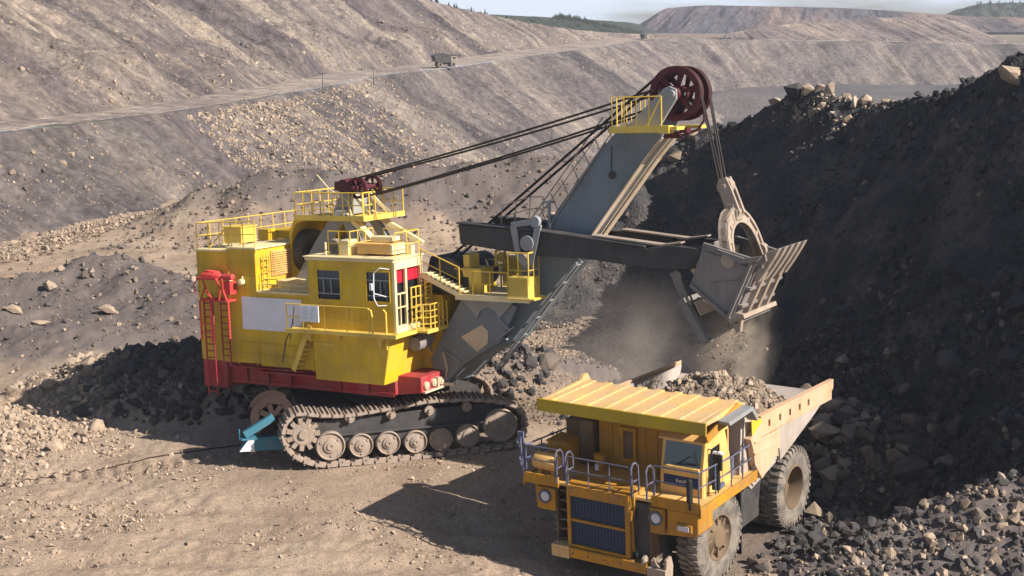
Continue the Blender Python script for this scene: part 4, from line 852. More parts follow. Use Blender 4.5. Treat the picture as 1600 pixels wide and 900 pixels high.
# crawlers: frame, road wheels, idlers, belt of shoes
CRW = frame((-4.92, 57.92, .6), 16, 1, -1.5)
CRL = SH.inverted() @ CRW
def crawler(vc, s):
    """vc: centre of the track across the machine; s: side facing outwards"""
    fr = MB(); vo = vc + s * .34
    fr.prism([(-4.6, 1.0), (-4.3, 1.9), (4.0, 2.05), (4.5, 1.5), (4.2, .9), (3.0, .75), (-3.6, .7)], vc - .32, vc + .32)
    fr.prism([(-3.4, 1.35), (3.0, 1.3), (3.0, 1.22), (-3.4, 1.26)], vo - s * .02, vo + s * .14)
    fr.xf(CRL); f = fr.build('crawler_frame', M_dark, sh, .02)
    WH = [(-3.45, .90, .60), (-2.2, .80, .50), (-1.07, .79, .50), (.07, .72, .48), (1.15, .71, .48), (2.3, .76, .5), (3.72, 1.06, .72)]
    for (u, w, r) in WH:
        m = MB(); c = (u, vo, w)
        a, b = (-.30, .34) if s > 0 else (-.34, .30)
        o = s * .22
        m.lathe([(0, -.3), (r, -.3), (r, o - s * .06) if s > 0 else (r, -.3), (r * 1.0, .05), (r, .2), (r * .93, .24), (r * .9, .2), (r * .86, .15), (r * .5, .17), (r * .45, .24), (r * .28, .25), (r * .26, .3), (r * .1, .3), (r * .09, .26), (0, .26)], (0, 0, 0), 1, 30, False)
        if s < 0: m.v = [(x, -y, z) for x, y, z in m.v]
        for k in (.6, 2.7, 4.8):
            m.lathe([(.06, s * .16), (.06, s * .20)], (r * .68 * math.cos(k), 0, r * .68 * math.sin(k)), 1, 8)
        m.xf(Matrix.Translation(c)); m.xf(CRL); m.build('road_wheel', M_track, f, smooth=35)
    m = MB(); c = (-4.52, vo, 1.48)   # sprocket
    m.lathe([(0, -.3), (.5, -.3), (.5, .1), (.42, .16), (.2, .16), (.18, .26), (0, .26)], (0, 0, 0), 1, 24, False)
    if s < 0: m.v = [(x, -y, z) for x, y, z in m.v]
    for k in range(11):
        a = k * 2 * math.pi / 11; q0 = len(m.v); m.box((.45, -.16, -.09), (.68, .16, .09)); m.xf(Matrix.Rotation(a, 4, 'Y'), q0)
    m.xf(Matrix.Translation(c)); m.xf(CRL); m.build('drive_sprocket', M_track, f, smooth=35)
    for u in (-2.6, -.9, .7, 2.3):
        m = MB(); m.lathe([(0, -.1), (.2, -.1), (.2, .12), (.08, .12), (.08, .3), (0, .3)], (0, 0, 0), 1, 16, False)
        if s < 0: m.v = [(x, -y, z) for x, y, z in m.v]
        m.xf(Matrix.Translation((u, vo + s * .05, 1.98))); m.xf(CRL); m.build('carrier_roller', M_track, f, smooth=35)
    loop = [(-3.9, .12), (-3.0, .06), (-1.0, .02), (1.3, .04), (3.2, .06), (4.3, .14), (4.66, .4), (4.82, .95), (4.72, 1.45), (4.3, 1.86), (3.4, 2.16), (2.1, 2.34), (.6, 2.38), (-.6, 2.26), (-1.3, 2.21), (-2.2, 2.14), (-3.0, 2.13), (-3.9, 2.24), (-4.6, 2.36), (-5.05, 2.2), (-5.3, 1.8), (-5.34, 1.35), (-5.1, .8), (-4.6, .38)]
    P2 = [Vector(p) for p in loop]; N_ = len(P2); dense = []
    for i in range(N_):
        p0, p1, p2, p3 = P2[i - 1], P2[i], P2[(i + 1) % N_], P2[(i + 2) % N_]
        for k in range(10):
            t = k / 10; dense.append(.5 * ((2 * p1) + (p2 - p0) * t + (2 * p0 - 5 * p1 + 4 * p2 - p3) * t * t + (3 * p1 - p0 - 3 * p2 + p3) * t ** 3))
    L_ = [0]
    for i in range(len(dense)): L_.append(L_[-1] + (dense[(i + 1) % len(dense)] - dense[i]).length)
    ns = 46; step = L_[-1] / ns; cen = sum(P2, Vector((0, 0))) / N_
    sm = MB(); sm.box((-.215, -.60, -.04), (.205, .60, .065)); sm.box((-.17, -.56, -.035), (-.11, .56, -.12)); sm.box((.02, -.5, -.035), (.09, .5, -.11))
    for v in (-.3, .18): sm.box((-.2, v, .03), (.06, v + .12, .17)); 
    for v in (-.46, .40): sm.box((-.05, v, .03), (.24, v + .07, .15))
    sm.lathe([(.05, -.5), (.05, .5)], (.2, 0, .04), 1, 8)
    proto = None
    for k in range(ns):
        d = k * step; i = max(j for j in range(len(dense)) if L_[j] <= d); t = (d - L_[i]) / (L_[i + 1] - L_[i]); a, b = dense[i], dense[(i + 1) % len(dense)]
        p = a.lerp(b, t); di = (b - a).normalized(); th = math.atan2(di.y, di.x)
        M = CRL @ Matrix.Translation((p.x, vc, p.y)) @ Matrix.Rotation(-th, 4, 'Y')
        if proto is None: proto = sm.build('track_shoe', M_track, f); o = proto
        else: o = proto.copy(); col.objects.link(o); o.parent = f
        o.matrix_local = M
crawler(-2.75, -1); crawler(2.75, 1)
m = MB(); m.box((-2.6, -2.5, 1.0), (2.6, 2.5, 1.8)); m.box((-1.8, -2.6, 1.6), (1.8, 2.6, 2.25)); m.lathe([(1.7, 1.8), (1.7, 2.3)], (0, 0, 0), 2, 30); m.box((-4.4, -1.4, 1.0), (-2.4, 1.4, 2.1)); m.xf(CRL); m.build('car_body', M_dark, sh, .03)
m = MB(); m.lathe([(.25, -.12), (.8, -.12), (.82, -.05), (.8, .05), (.25, .05)], (0, 0, 0), 1, 30)
m.xf(Matrix.Translation((-5.55, -1.5, 2.0))); m.xf(CRL)
def reel():
    m = MB()
    m.lathe([(.55, -.2), (.92, -.2), (.92, -.1), (.55, -.08), (.55, -.2)], (0, 0, 0), 1, 34, False); m.lathe([(0, -.22), (.26, -.22), (.26, .5), (0, .5)], (0, 0, 0), 1, 20, False); m.lathe([(.6, .0), (.6, .5), (.95, .5), (.95, .58), (0, .58)], (0, 0, 0), 1, 30, False)
    for k in range(7):
        q0 = len(m.v); m.box((.2, -.2, -.1), (.62, -.1, .1)); m.xf(Matrix.Rotation(k * 2 * math.pi / 7, 4, 'Y'), q0)
    return m
m = reel(); m.xf(Matrix.Translation((-5.55, -1.6, 1.95))); m.xf(CRL); m.build('cable_reel', M_reel, sh, smooth=40)
m = MB(); m.beam((-6.75, -1.95, 1.35), (-5.55, -1.95, 2.0), .25, .3); m.prism([(-7.0, .72), (-5.2, .62), (-5.2, 1.2), (-6.6, 1.18)], -2.1, -1.7); m.box((-6.9, -2.15, 1.16), (-5.2, -1.6, 1.22)); m.tube([(-6.95, -1.9, 1.6), (-6.95, -1.9, 1.1), (-6.6, -1.9, 1.2)], .03)
m.xf(CRL); m.build('cable_guide', M_blue, sh, .01, label='blue steel cable guide beside the reel')
m = MB(); m.prism([(-7.0, .71), (-6.4, .68), (-6.4, 1.2), (-6.6, 1.19)], -2.13, -2.105); m.xf(CRL); m.build('cable_guide_tip', M_white, sh)

# ================================================================ HAUL TRUCK
M_tyel = painted('truck_yellow', (.52, .25, .013), dust=(.24, .15, .08), amount=.7, rough=.6, streak=1.6, scale=2.2)
M_tlit = painted('truck_yellow_sunlit', (.72, .44, .12), dust=(.52, .40, .28), amount=.45, rough=.5)  # paler copy of the truck yellow, sunlight put into the colour
M_bed = painted('dump_bed_paint', (.60, .38, .22), dust=(.50, .40, .33), amount=.6, rough=.6)
M_bedin = painted('scraped_steel', (.40, .36, .33), dust=(.46, .38, .31), amount=.6, rough=.55)
M_canopy = painted('canopy_paint', (.66, .43, .16), dust=(.54, .39, .28), amount=.8, rough=.55)
M_fascia = painted('canopy_lip', (.42, .30, .01), amount=.2, rough=.5)
M_tyre, b = mat_base('tyre_rubber', .85); N, L = nodes(M_tyre); tc = N.new('ShaderNodeTexCoord').outputs['Object']
n1 = noise(N, L, tc, 2.5, 6, .65); r = ramp(N, [(.35, (.10, .092, .085)), (.65, (.26, .225, .19))]); L.new(n1.outputs['Fac'], r.inputs[0]); L.new(r.outputs[0], b.inputs['Base Color'])
M_rim = painted('rim_paint', (.17, .12, .07), dust=(.20, .155, .12), amount=.6, rough=.6)
M_grille, b = mat_base('radiator_mesh', .5); N, L = nodes(M_grille); tc = N.new('ShaderNodeTexCoord').outputs['Object']
w = N.new('ShaderNodeTexWave'); w.inputs['Scale'].default_value = 14; w.bands_direction = 'Y'; L.new(tc, w.inputs['Vector']); r = ramp(N, [(.2, (.006, .014, .03)), (.8, (.022, .055, .10))]); L.new(w.outputs['Fac'], r.inputs[0]); L.new(r.outputs[0], b.inputs['Base Color'])
M_navy, _b = mat_base('navy_enamel', .35); _b.inputs['Base Color'].default_value = (.010, .03, .12, 1)
M_brail = painted('blue_grey_rail', (.08, .10, .18), amount=.3, rough=.5)
M_lens, _b = mat_base('lamp_lens', .15, 0, .6); _b.inputs['Base Color'].default_value = (.55, .55, .62, 1)
M_lring, _b = mat_base('lamp_ring', .4); _b.inputs['Base Color'].default_value = (.10, .10, .12, 1)
M_wglass, _b = mat_base('windscreen_glass', .08, 0, .7); _b.inputs['Base Color'].default_value = (.05, .075, .095, 1)
M_brown = painted('brown_steel', (.13, .085, .045), amount=.4, rough=.6)

def make_truck(full=True):
    TRM = frame((4.69, 45.25, 0), 235.43, -2.01, 1.5)
    t = empty('haul_truck', TRM, 'dusty yellow dump truck piled with broken rock, front wheels by the bottom edge', 'dump truck')
    # chassis
    m = MB(); m.box((-7.2, -1.15, 1.35), (2.3, -.75, 2.3)); m.box((-7.2, .75, 1.35), (2.3, 1.15, 2.3)); m.box((.9, -1.5, 1.0), (2.4, 1.5, 3.2)); m.box((-4.4, 1.2, .8), (-1.7, 2.35, 2.6)); m.box((-4.4, -2.35, .8), (-1.7, -1.2, 2.6))
    m.lathe([(.35, -2.2), (.35, 2.2)], (0, 0, 1.5), 1, 16); m.lathe([(.75, -1.2), (.9, -.6), (.9, .6), (.75, 1.2)], (-5.6, 0, 1.5), 1, 20); m.box((-2.3, 1.0, 2.3), (-1.5, 2.6, 3.2)); m.box((-1.6, -2.4, 2.4), (1.5, 2.4, 3.25))
    m.build('chassis', M_dark, t, .03)
    # wheels
    def tyre_mb(width):
        R0 = 1.53; h = width / 2
        m = MB(); m.lathe([(.80, -h * .86), (.98, -h * .98), (1.25, -h), (1.40, -h * .93), (1.46, -h * .82), (1.46, h * .82), (1.40, h * .93), (1.25, h), (.98, h * .98), (.80, h * .86), (.80, -h * .86)], (0, 0, 0), 1, 72, False)
        n = 36
        for k in range(n):
            for s in (-1, 1):
                q0 = len(m.v); o = .5 if s > 0 else 0
                vs = []
                for (x, hh) in ((-.055, 0), (.055, 0)):
                    vs += [(x, s * h * .05, 1.44), (x, s * h * .05, R0), (x + .03 * s, s * h * .88, R0 - .01), (x + .03 * s, s * h * 1.02, 1.43), (x + .03 * s, s * h * 1.03, 1.30), (x + .03 * s, s * h * .9, 1.30)]
                m.add(vs, [(0, 1, 2, 3, 4, 5), (11, 10, 9, 8, 7, 6)] + [(i, (i + 1) % 6, (i + 1) % 6 + 6, i + 6) for i in range(6)])
                m.xf(Matrix.Rotation(2 * math.pi * (k + o) / n, 4, 'Y'), q0)
        return m
    def rim_mb(front):
        m = MB()
        if front:
            m.lathe([(0, -.3), (.80, -.3), (.82, .36), (.76, .38), (.72, .26), (.62, .16), (.56, .22), (.40, .30), (.34, .40), (.20, .42), (0, .42)], (0, 0, 0), 1, 40, False)
            for k in range(12):
                a = k * math.pi / 6; m.lathe([(.035, .18), (.035, .27), (0, .27)], (.62 * math.cos(a), 0, .62 * math.sin(a)), 1, 6)
            for k in range(8):
                q0 = len(m.v); m.box((.40, .18, -.04), (.70, .32, .04)); m.xf(Matrix.Rotation(k * math.pi / 4, 4, 'Y'), q0)
        else:
            m.lathe([(0, -.35), (.80, -.35), (.82, .40), (.77, .42), (.73, .30), (.70, -.1), (.60, -.22), (.45, -.22), (.40, -.05), (.30, 0), (0, 0)], (0, 0, 0), 1, 40, False)
            for k in range(14):
                a = k * math.pi / 7; m.lathe([(.03, -.22), (.03, -.15), (0, -.15)], (.53 * math.cos(a), 0, .53 * math.sin(a)), 1, 6)
        return m
    for s in (1, -1):
        F = Matrix.Identity(4) if s > 0 else Matrix.Rotation(math.pi, 4, 'Z')
        m = rim_mb(True); m.xf(Matrix.Translation((0, s * 2.42, 1.49)) @ (Matrix.Rotation(R_(-3), 4, 'Z')) @ F); w = m.build('front_wheel', M_rim, t, smooth=35)
        m = tyre_mb(.86); m.xf(Matrix.Translation((0, s * 2.42, 1.49)) @ Matrix.Rotation(R_(-3), 4, 'Z')); m.build('tyre', M_tyre, w, smooth=30)
        m = rim_mb(False); m.xf(Matrix.Translation((-5.6, s * 2.62, 1.49)) @ F); w = m.build('rear_wheel', M_rim, t, smooth=35)
        m = tyre_mb(.88); m.xf(Matrix.Translation((-5.6, s * 2.62, 1.49))); m.build('tyre', M_tyre, w, smooth=30)
        m = tyre_mb(.88); m.xf(Matrix.Translation((-5.6, s * 1.66, 1.49))); m.build('inner_tyre', M_tyre, w, smooth=30)
    # bumper, radiator
    m = MB(); m.box((2.25, -1.45, .9), (2.7, 1.5, 1.26)); m.build('bumper', M_tyel, t, .03)
    m = MB(); m.box((2.2, -2.15, .86), (2.72, -1.46, 1.28)); m.box((2.72, -2.05, .95), (2.74, -1.85, 1.2)); m.box((2.72, -1.75, .98), (2.75, -1.55, 1.16)); m.build('bumper_end', M_canopy, t, .02)
    m = MB(); m.box((2.2, 1.52, .84), (2.72, 2.2, 1.18)); m.prism([(2.2, 1.18), (2.65, 1.18), (2.6, 1.5), (2.3, 1.55)], 2.1, 2.2); m.prism([(2.2, 1.18), (2.72, 1.18), (2.68, 1.42), (2.5, 1.5)], 1.3, 1.42); m.box((2.3, 1.6, 1.18), (2.6, 1.9, 1.4)); m.tube([(2.5, 1.95, 1.1), (2.75, 1.9, 1.35), (2.6, 1.7, 1.5)], .04); m.build('bumper_end', M_worn, t, .02)
    m = MB(); m.box((1.7, -1.56, 1.3), (2.42, .82, 3.5))
    for a, b in (((2.42, -1.56, 1.28), (2.6, -1.44, 3.42)), ((2.42, .68, 1.28), (2.6, .84, 3.42)), ((2.42, -1.44, 3.06), (2.6, .68, 3.42)), ((2.42, -1.44, 2.17), (2.58, .68, 2.27)), ((2.42, -1.44, 1.28), (2.6, .68, 1.36))): m.box(a, b)
    m.box((1.7, .84, 1.5), (2.5, .98, 3.5)); m.box((2.45, .86, 2.6), (2.66, .97, 2.95)); m.box((2.5, .8, 2.9), (2.7, .9, 3.5)); m.build('radiator_shell', M_tyel, t, .02)
    m = MB(); m.box((2.42, -1.44, 2.27), (2.5, .68, 3.06)); m.build('radiator_grille', M_grille, t); m = MB(); m.box((2.42, -1.44, 1.36), (2.5, .68, 2.17)); m.build('radiator_grille', M_grille, t)
    m = MB()
    for k in range(17): m.box((2.5, -1.42 + k * .125, 1.37), (2.515, -1.405 + k * .125, 2.16)); m.box((2.5, -1.42 + k * .125, 2.28), (2.515, -1.405 + k * .125, 3.05))
    m.build('grille_slats', M_navy, t)
    m = MB()
    for v in (-1.3, -.7, -.1, .5): m.lathe([(.03, 0), (.03, .03), (0, .03)], (2.6, v, 3.36), 0, 6); m.lathe([(.03, 0), (.03, .03), (0, .03)], (2.7, v, 1.08), 0, 6)
    m.build('bolts', M_brown, t)
    m = MB(); m.tube([(2.3, 1.0, 3.1), (2.62, 1.05, 2.6), (2.5, 1.0, 1.9), (2.6, 1.1, 1.4)], .035); m.tube([(2.2, -1.65, 2.9), (2.4, -1.6, 2.2), (2.45, -1.65, 1.4)], .03); m.build('air_hose', M_black, t)
    # ladders on both sides of the radiator
    for (v0, v1) in ((.98, 1.48), (-2.05, -1.6)):
        m = MB()
        for k in range(7): m.box((1.9, v0, 1.0 + k * .34), (2.3, v1, 1.05 + k * .34)); m.box((1.85, v0, 1.0 + k * .34), (1.9, v1, 1.3 + k * .34))
        m.box((1.85, v0 - .03, .95), (2.4, v0, 3.3)); m.box((1.85, v1, .95), (2.4, v1 + .03, 3.3)); m.build('ladder', M_brown, t)
    m = MB()
    for (v0, v1) in ((.95, 1.5), (-1.95, -1.55)):
        for v in (v0, v1): m.tube([(2.55, v, 3.4), (2.6, v, 4.35), (2.5, v, 4.5), (2.3, v, 4.5), (2.15, v, 4.35), (2.1, v, 3.4)], .035); m.tube([(2.6, v, 3.9), (2.1, v, 3.9)], .028)
    m.build('ladder_handrail', M_brail, t)
    # headlights
    m = MB(); m.prism([(-3.1, 3.2), (-2.1, 3.2), (-2.1, 2.25), (-2.75, 2.22), (-3.05, 2.45)], 1.3, 2.2, 0); m.box((2.2, -2.9, 2.3), (2.38, -2.15, 3.1)); m.box((2.2, 1.46, 2.25), (2.4, 1.98, 3.12)); m.prism([(2.0, 3.1), (3.15, 3.1), (3.15, 2.4), (3.05, 2.3), (1.46, 2.15), (1.46, 2.4), (2.0, 2.4)], 1.2, 2.22, 0); m.box((2.22, 2.35, 2.42), (2.3, 2.95, 2.7))
    m.build('headlight_panel', M_tyel, t, .03)
    for v, u in ((-2.55, 2.38), (1.72, 2.4)):
        m = MB(); m.lathe([(.25, 0), (.25, .05), (.19, .06), (.17, .02), (0, .02)], (u, v, 2.78), 0, 24); h = m.build('headlight', M_lring, t, smooth=40)
        m = MB(); m.lathe([(.17, .03), (.12, .05), (0, .06)], (u, v, 2.78), 0, 20); m.build('lens', M_lens, h, smooth=50)
    m = MB(); m.box((2.3, 2.45, 2.48), (2.33, 2.85, 2.64)); m.build('turn_signal', M_lens, t)
    # deck
    m = MB(); m.box((-.6, -3.3, 3.28), (2.4, 3.32, 3.38)); m.box((-1.7, 2.3, 3.28), (-.6, 3.32, 3.38)); m.build('deck', M_tlit, t, .01)
    m = MB(); m.box((2.4, 1.6, 3.2), (2.47, 3.36, 3.56)); m.box((2.4, -3.33, 3.2), (2.47, -1.95, 3.56)); m.box((-1.7, 3.32, 3.08), (2.47, 3.38, 3.42)); m.box((-.6, -3.38, 3.08), (2.47, -3.33, 3.42)); m.build('deck_edge', M_tyel, t, .01)
    m = rail([(2.42, -3.25, 3.56), (2.42, -2.0, 3.56)], .95, .9, .022); m2 = rail([(2.55, -1.5, 3.45), (2.55, .9, 3.45)], .95, .8, .022); m.add(m2.v, m2.f); m2 = rail([(2.42, 1.7, 3.56), (2.42, 3.28, 3.56), (.1, 3.28, 3.4), (-1.6, 3.28, 3.4)], 1.0, 1.1, .026); m.add(m2.v, m2.f); m2 = rail([(2.42, -3.25, 3.56), (-.5, -3.25, 3.4)], .95, 1.0, .03); m.add(m2.v, m2.f)
    m.build('handrail', M_brail, t)
    m = MB(); m.tube([(2.45, -3.35, 3.4), (2.5, -3.4, 4.6), (2.3, -3.5, 4.75), (2.2, -3.4, 4.4)], .035); m.tube([(2.35, -3.5, 4.3), (2.2, -3.75, 4.5), (2.3, -3.55, 4.9)], .03); m.tube([(2.45, -3.4, 3.6), (2.3, -3.6, 4.0), (2.5, -3.4, 4.2)], .03); m.box((2.25, -3.65, 4.62), (2.32, -3.4, 4.9)); m.build('mirror_frame', M_brail, t)
    m = MB(); m.lathe([(.1, -3.2), (.27, -3.15), (.30, -3.08), (.30, -2.35), (.27, -2.28), (.1, -2.22)], (1.95, 0, 3.86), 1, 22); m.box((1.85, -3.0, 3.38), (2.05, -2.9, 3.6)); m.box((1.85, -2.5, 3.38), (2.05, -2.4, 3.6)); m.build('air_tank', M_orange, t, smooth=40)
    m = MB(); m.box((.3, -3.15, 3.38), (1.2, -2.35, 4.3)); m.box((.25, -3.2, 4.3), (1.25, -2.3, 4.36)); m.box((1.25, -3.0, 3.9), (1.27, -2.45, 4.15)); m.build('battery_box', M_tyel, t, .02)
    m = MB(); m.box((-.5, -2.3, 3.38), (.5, -1.75, 5.0)); m.box((-.4, -3.0, 3.38), (.25, -2.35, 4.9)); m.build('air_filter_housing', M_brown, t, .03)
    m = MB(); m.lathe([(.17, 0), (.17, .5), (.21, .52), (.21, .66), (.1, .7), (0, .7)], (.9, -1.25, 3.38), 2, 18); m.build('filter_canister', M_tyel, t, smooth=40); m = MB(); m.box((1.07, -1.33, 3.5), (1.1, -1.2, 3.72)); m.build('canister_label', M_white, t)
    m = MB(); m.box((-.5, -1.62, 3.38), (.3, 1.45, 5.35))
    for v in (-1.1, .2, .65): m.box((.3, v, 3.45), (.33, v + .035, 5.3))
    m.box((.3, -.72, 3.7), (.42, -.60, 4.95)); m.box((.3, -.22, 3.7), (.42, -.10, 4.95)); m.box((.3, -.6, 4.83), (.42, -.22, 4.95)); m.box((.3, -.6, 3.7), (.42, -.22, 3.85)); m.build('engine_cabinet', M_tyel, t, .01)
    m = MB(); m.box((.3, -.6, 3.85), (.34, -.22, 4.83)); m.build('exhaust_grille', M_brown, t)
    # cab
    m = MB()
    prof = [(-.5, 3.38), (1.55, 3.38), (1.52, 4.1), (1.25, 5.25), (-.05, 5.3), (-.42, 4.3)]
    op = [(.28, 3.62), (1.1, 3.62), (1.08, 4.5), (.95, 4.85), (.3, 4.88)]
    for v in (1.45, 2.93):
        # side wall as a frame round the door window
        for q in ([(-.5, 3.38), (1.55, 3.38), (1.1, 3.62), (.28, 3.62)], [(-.5, 3.38), (.28, 3.62), (.3, 4.88), (-.05, 5.3), (-.42, 4.3)], [(-.05, 5.3), (.3, 4.88), (.95, 4.85), (1.25, 5.25)], [(1.55, 3.38), (1.52, 4.1), (1.25, 5.25), (.95, 4.85), (1.08, 4.5), (1.1, 3.62)]): m.prism(q, v, v + .05)
    m.box((-.45, 1.5, 3.38), (-.38, 2.93, 5.2)); m.box((1.42, 1.5, 3.38), (1.55, 2.93, 3.66))
    # front face frame
    for q in ((1.45, 1.56), (2.86, 2.98)): m.prism([(1.5, 3.4), (1.58, 3.4), (1.56, 4.1), (1.30, 5.25), (1.22, 5.25), (1.48, 4.1)], *q)
    m.box((1.44, 1.56, 4.04), (1.60, 2.86, 4.34)); m.prism([(1.22, 5.3), (1.34, 5.3), (1.37, 5.1), (1.26, 5.1)], 1.5, 2.95); m.build('cab', M_tlit, t, .015)
    m = MB(); m.prism([(1.47, 4.34), (1.50, 4.34), (1.32, 5.1), (1.29, 5.1)], 1.56, 2.86); ws = m.build('windscreen', M_wglass, t)
    m = MB(); m.tube([(1.53, 2.0, 4.38), (1.45, 2.5, 4.7)], .015); m.tube([(1.53, 2.75, 4.4), (1.42, 2.6, 4.85)], .015); m.tube([(1.52, 2.1, 4.4), (1.52, 2.75, 4.45)], .02); m.build('wiper', M_black, ws)
    m = MB(); m.box((1.5, 1.56, 3.66), (1.53, 2.86, 4.04)); m.build('cab_front_panel', M_navy, t, label='dark blue enamel panel below the windscreen')
    # lettering: a short row of pale characters, as small and worn as in the photograph
    fc = bpy.data.curves.new('maker_lettering', 'FONT'); fc.body = "\u0411\u0435\u043b\u0410\u0417"; fc.size = .15; fc.align_x = 'CENTER'; fc.extrude = .004; fc.offset = .003; fc.space_character = 1.12
    fo = bpy.data.objects.new('maker_lettering', fc); fc.materials.append(M_white); col.objects.link(fo)
    me = bpy.data.meshes.new_from_object(fo.evaluated_get(bpy.context.evaluated_depsgraph_get())); bpy.data.objects.remove(fo); fo = bpy.data.objects.new('maker_lettering', me); me.materials.clear(); me.materials.append(M_lens); col.objects.link(fo); fo.parent = t
    fo.matrix_local = Matrix(((0, 0, 1, 1.536), (1, 0, 0, 2.25), (0, 1, 0, 3.79), (0, 0, 0, 1)))
    m = MB(); m.box((.3, 2.9, 3.62), (1.1, 2.92, 4.86)); m.build('door_window', M_glass, t)
    m = MB(); m.prism([(-.1, 5.3), (1.35, 5.26), (1.55, 5.2), (1.55, 5.25), (1.3, 5.36), (-.1, 5.38)], 1.4, 3.08); m.build('cab_roof', M_orange, t, .01)
    m = MB(); m.box((1.0, 3.15, 4.25), (1.12, 3.42, 4.8)); m.box((1.05, 3.12, 3.6), (1.2, 3.36, 4.1)); m.tube([(1.2, 3.0, 4.95), (1.1, 3.3, 4.9), (1.1, 3.3, 3.5), (1.3, 3.0, 3.5)], .025); m.build('cab_mirror', M_black, t, .02)
    m = MB(); m.box((.98, 3.13, 4.8), (1.15, 3.44, 4.86)); m.build('mirror_cap', M_white, t)
    m = MB(); m.lathe([(.05, 0), (.1, .05), (.1, .75), (.05, .8)], (2.5, 3.0, 3.55), 2, 12); m.box((2.45, 2.95, 3.3), (2.5, 3.02, 3.6)); m.build('fire_extinguisher', M_black, t, smooth=40)
    m = MB(); m.box((.2, 3.0, 3.4), (.6, 3.1, 3.55)); m.box((-.9, 2.4, 3.38), (-.3, 2.9, 4.1)); m.tube([(-1.0, 3.2, 4.4), (-1.6, 2.9, 4.5), (-1.7, 2.6, 4.3)], .035); m.tube([(-1.0, 3.2, 3.9), (-1.7, 2.9, 3.9)], .03); m.box((-1.55, 2.75, 3.6), (-1.25, 3.05, 3.85)); m.build('side_fittings', M_brail, t)
    m = MB(); m.box((-1.55, 2.0, .35), (-1.48, 2.85, 3.25)); m.build('mudguard', M_black, t)
    # dump bed
    b = MB()
    th = .09
    for s in (-1, 1):
        # upper rail and wall (inner skin)
        y0, y1 = (s * 3.1, s * 3.1 - s * th)
        b.prism([(-1.3, 5.55), (-2.2, 5.05), (-8.45, 4.72), (-8.3, 4.35), (-7.0, 3.95), (-3.9, 3.1), (-2.0, 2.7), (-1.2, 3.4)], min(y0, y1) - (.0 if s > 0 else 0), max(y0, y1))
    b.prism([(-1.3, 5.85), (-1.2, 5.85), (-1.0, 3.4), (-1.9, 2.6), (-3.9, 2.95), (-8.45, 4.25), (-8.45, 4.37), (-3.9, 3.07), (-1.95, 2.72), (-1.12, 3.45)], -3.05, 3.05)
    bed = b.build('dump_bed', M_bedin, t, .01)
    m = MB()
    for s in (-1, 1):
        o0, o1 = s * 3.12, s * (3.30 if s > 0 else 3.17); lo, hi = min(o0, o1), max(o0, o1)
        # rail with rectangular openings
        us = [-2.1, -2.75, -2.93, -3.65, -3.83, -4.5, -4.68, -5.35, -5.53, -6.15, -6.33, -8.45]
        def top(u): return 5.05 + (-2.2 - u) * (-.33 / 6.25) + .06
        for k in range(0, len(us) - 1):
            a, c = us[k], us[k + 1]; ta_, tb_ = top(a), top(c)
            if k % 2 == 0: m.prism([(a, ta_), (c, tb_), (c, tb_ - .68), (a, ta_ - .68)], lo, hi)
            else: m.prism([(a, ta_), (c, tb_), (c, tb_ - .22), (a, ta_ - .22)], lo, hi); m.prism([(a, ta_ - .46), (c, tb_ - .46), (c, tb_ - .68), (a, ta_ - .68)], lo, hi)
        m.prism([(-2.1, top(-2.1)), (-8.5, top(-8.5)), (-8.5, top(-8.5) + .06), (-2.1, top(-2.1) + .06)], lo - .02, hi + .04)
        # stepped side plate behind the cab
        m.prism([(-1.25, 4.6), (-2.1, 4.95), (-2.1, 4.4), (-3.65, 4.32), (-3.65, 3.6), (-3.45, 3.65), (-3.5, 3.35), (-3.2, 3.45), (-2.15, 2.95), (-1.6, 3.6), (-1.45, 4.2)], lo, hi + (.05 if s > 0 else 0))
        for w0 in (3.55, 3.95): m.prism([(-1.5, w0 + .45), (-3.55, w0 + .25), (-3.55, w0 + .31), (-1.5, w0 + .51)], s * 3.2 if s < 0 else 3.3, s * 3.4 if s > 0 else -3.15)
        # hanger of the rail's rear end
        m.prism([(-8.3, 5.0 - .2), (-8.62, 4.85), (-8.6, 4.5), (-8.2, 4.3)], lo, hi)
    m.build('side_rail', M_bed, bed, .01)
    m = MB()
    for s in (-1, 1): m.prism([(-3.7, 4.3), (-8.3, 4.08 + .3), (-7.1, 3.95), (-3.95, 3.05)], min(s * 3.14, s * 3.22), max(s * 3.14, s * 3.22))
    m.build('tail_plate', M_bedin, bed)
    # canopy over the cab
    c = MB(); c.prism([(1.66, 5.9), (-1.3, 5.86), (-1.3, 5.78), (1.66, 5.82)], -3.12, 3.14)
    for k in range(9):
        v = -2.75 + k * .69; c.prism([(1.66, 5.9), (1.6, 5.95), (-1.25, 5.93), (-1.3, 5.87)], v - .16, v + .12)
    c.prism([(1.62, 5.9), (-.9, 5.95), (-1.1, 6.12), (-1.35, 6.12), (-1.6, 5.75), (-1.5, 5.4), (-1.2, 5.8), (1.62, 5.84)], -3.16, -3.02)
    c.prism([(1.7, 5.95), (-.7, 6.02), (-1.1, 5.9), (-1.3, 5.7), (1.7, 5.86)], 3.0, 3.16); c.build('canopy', M_canopy, bed, .01)
    c = MB(); c.box((1.66, -3.18, 5.55), (1.74, 3.2, 5.97)); c.build('canopy_lip', M_fascia, bed)
    c = MB(); c.prism([(1.72, 5.55), (-.6, 6.04), (-.9, 5.9), (-1.25, 5.4), (-1.1, 5.4), (-.75, 5.78), (1.6, 5.3)], 3.17, 3.22); c.prism([(.2, 5.75), (-1.0, 5.7), (-1.7, 4.9), (-1.3, 4.9)], 2.6, 2.7); c.build('canopy_brace', M_tyel, bed)
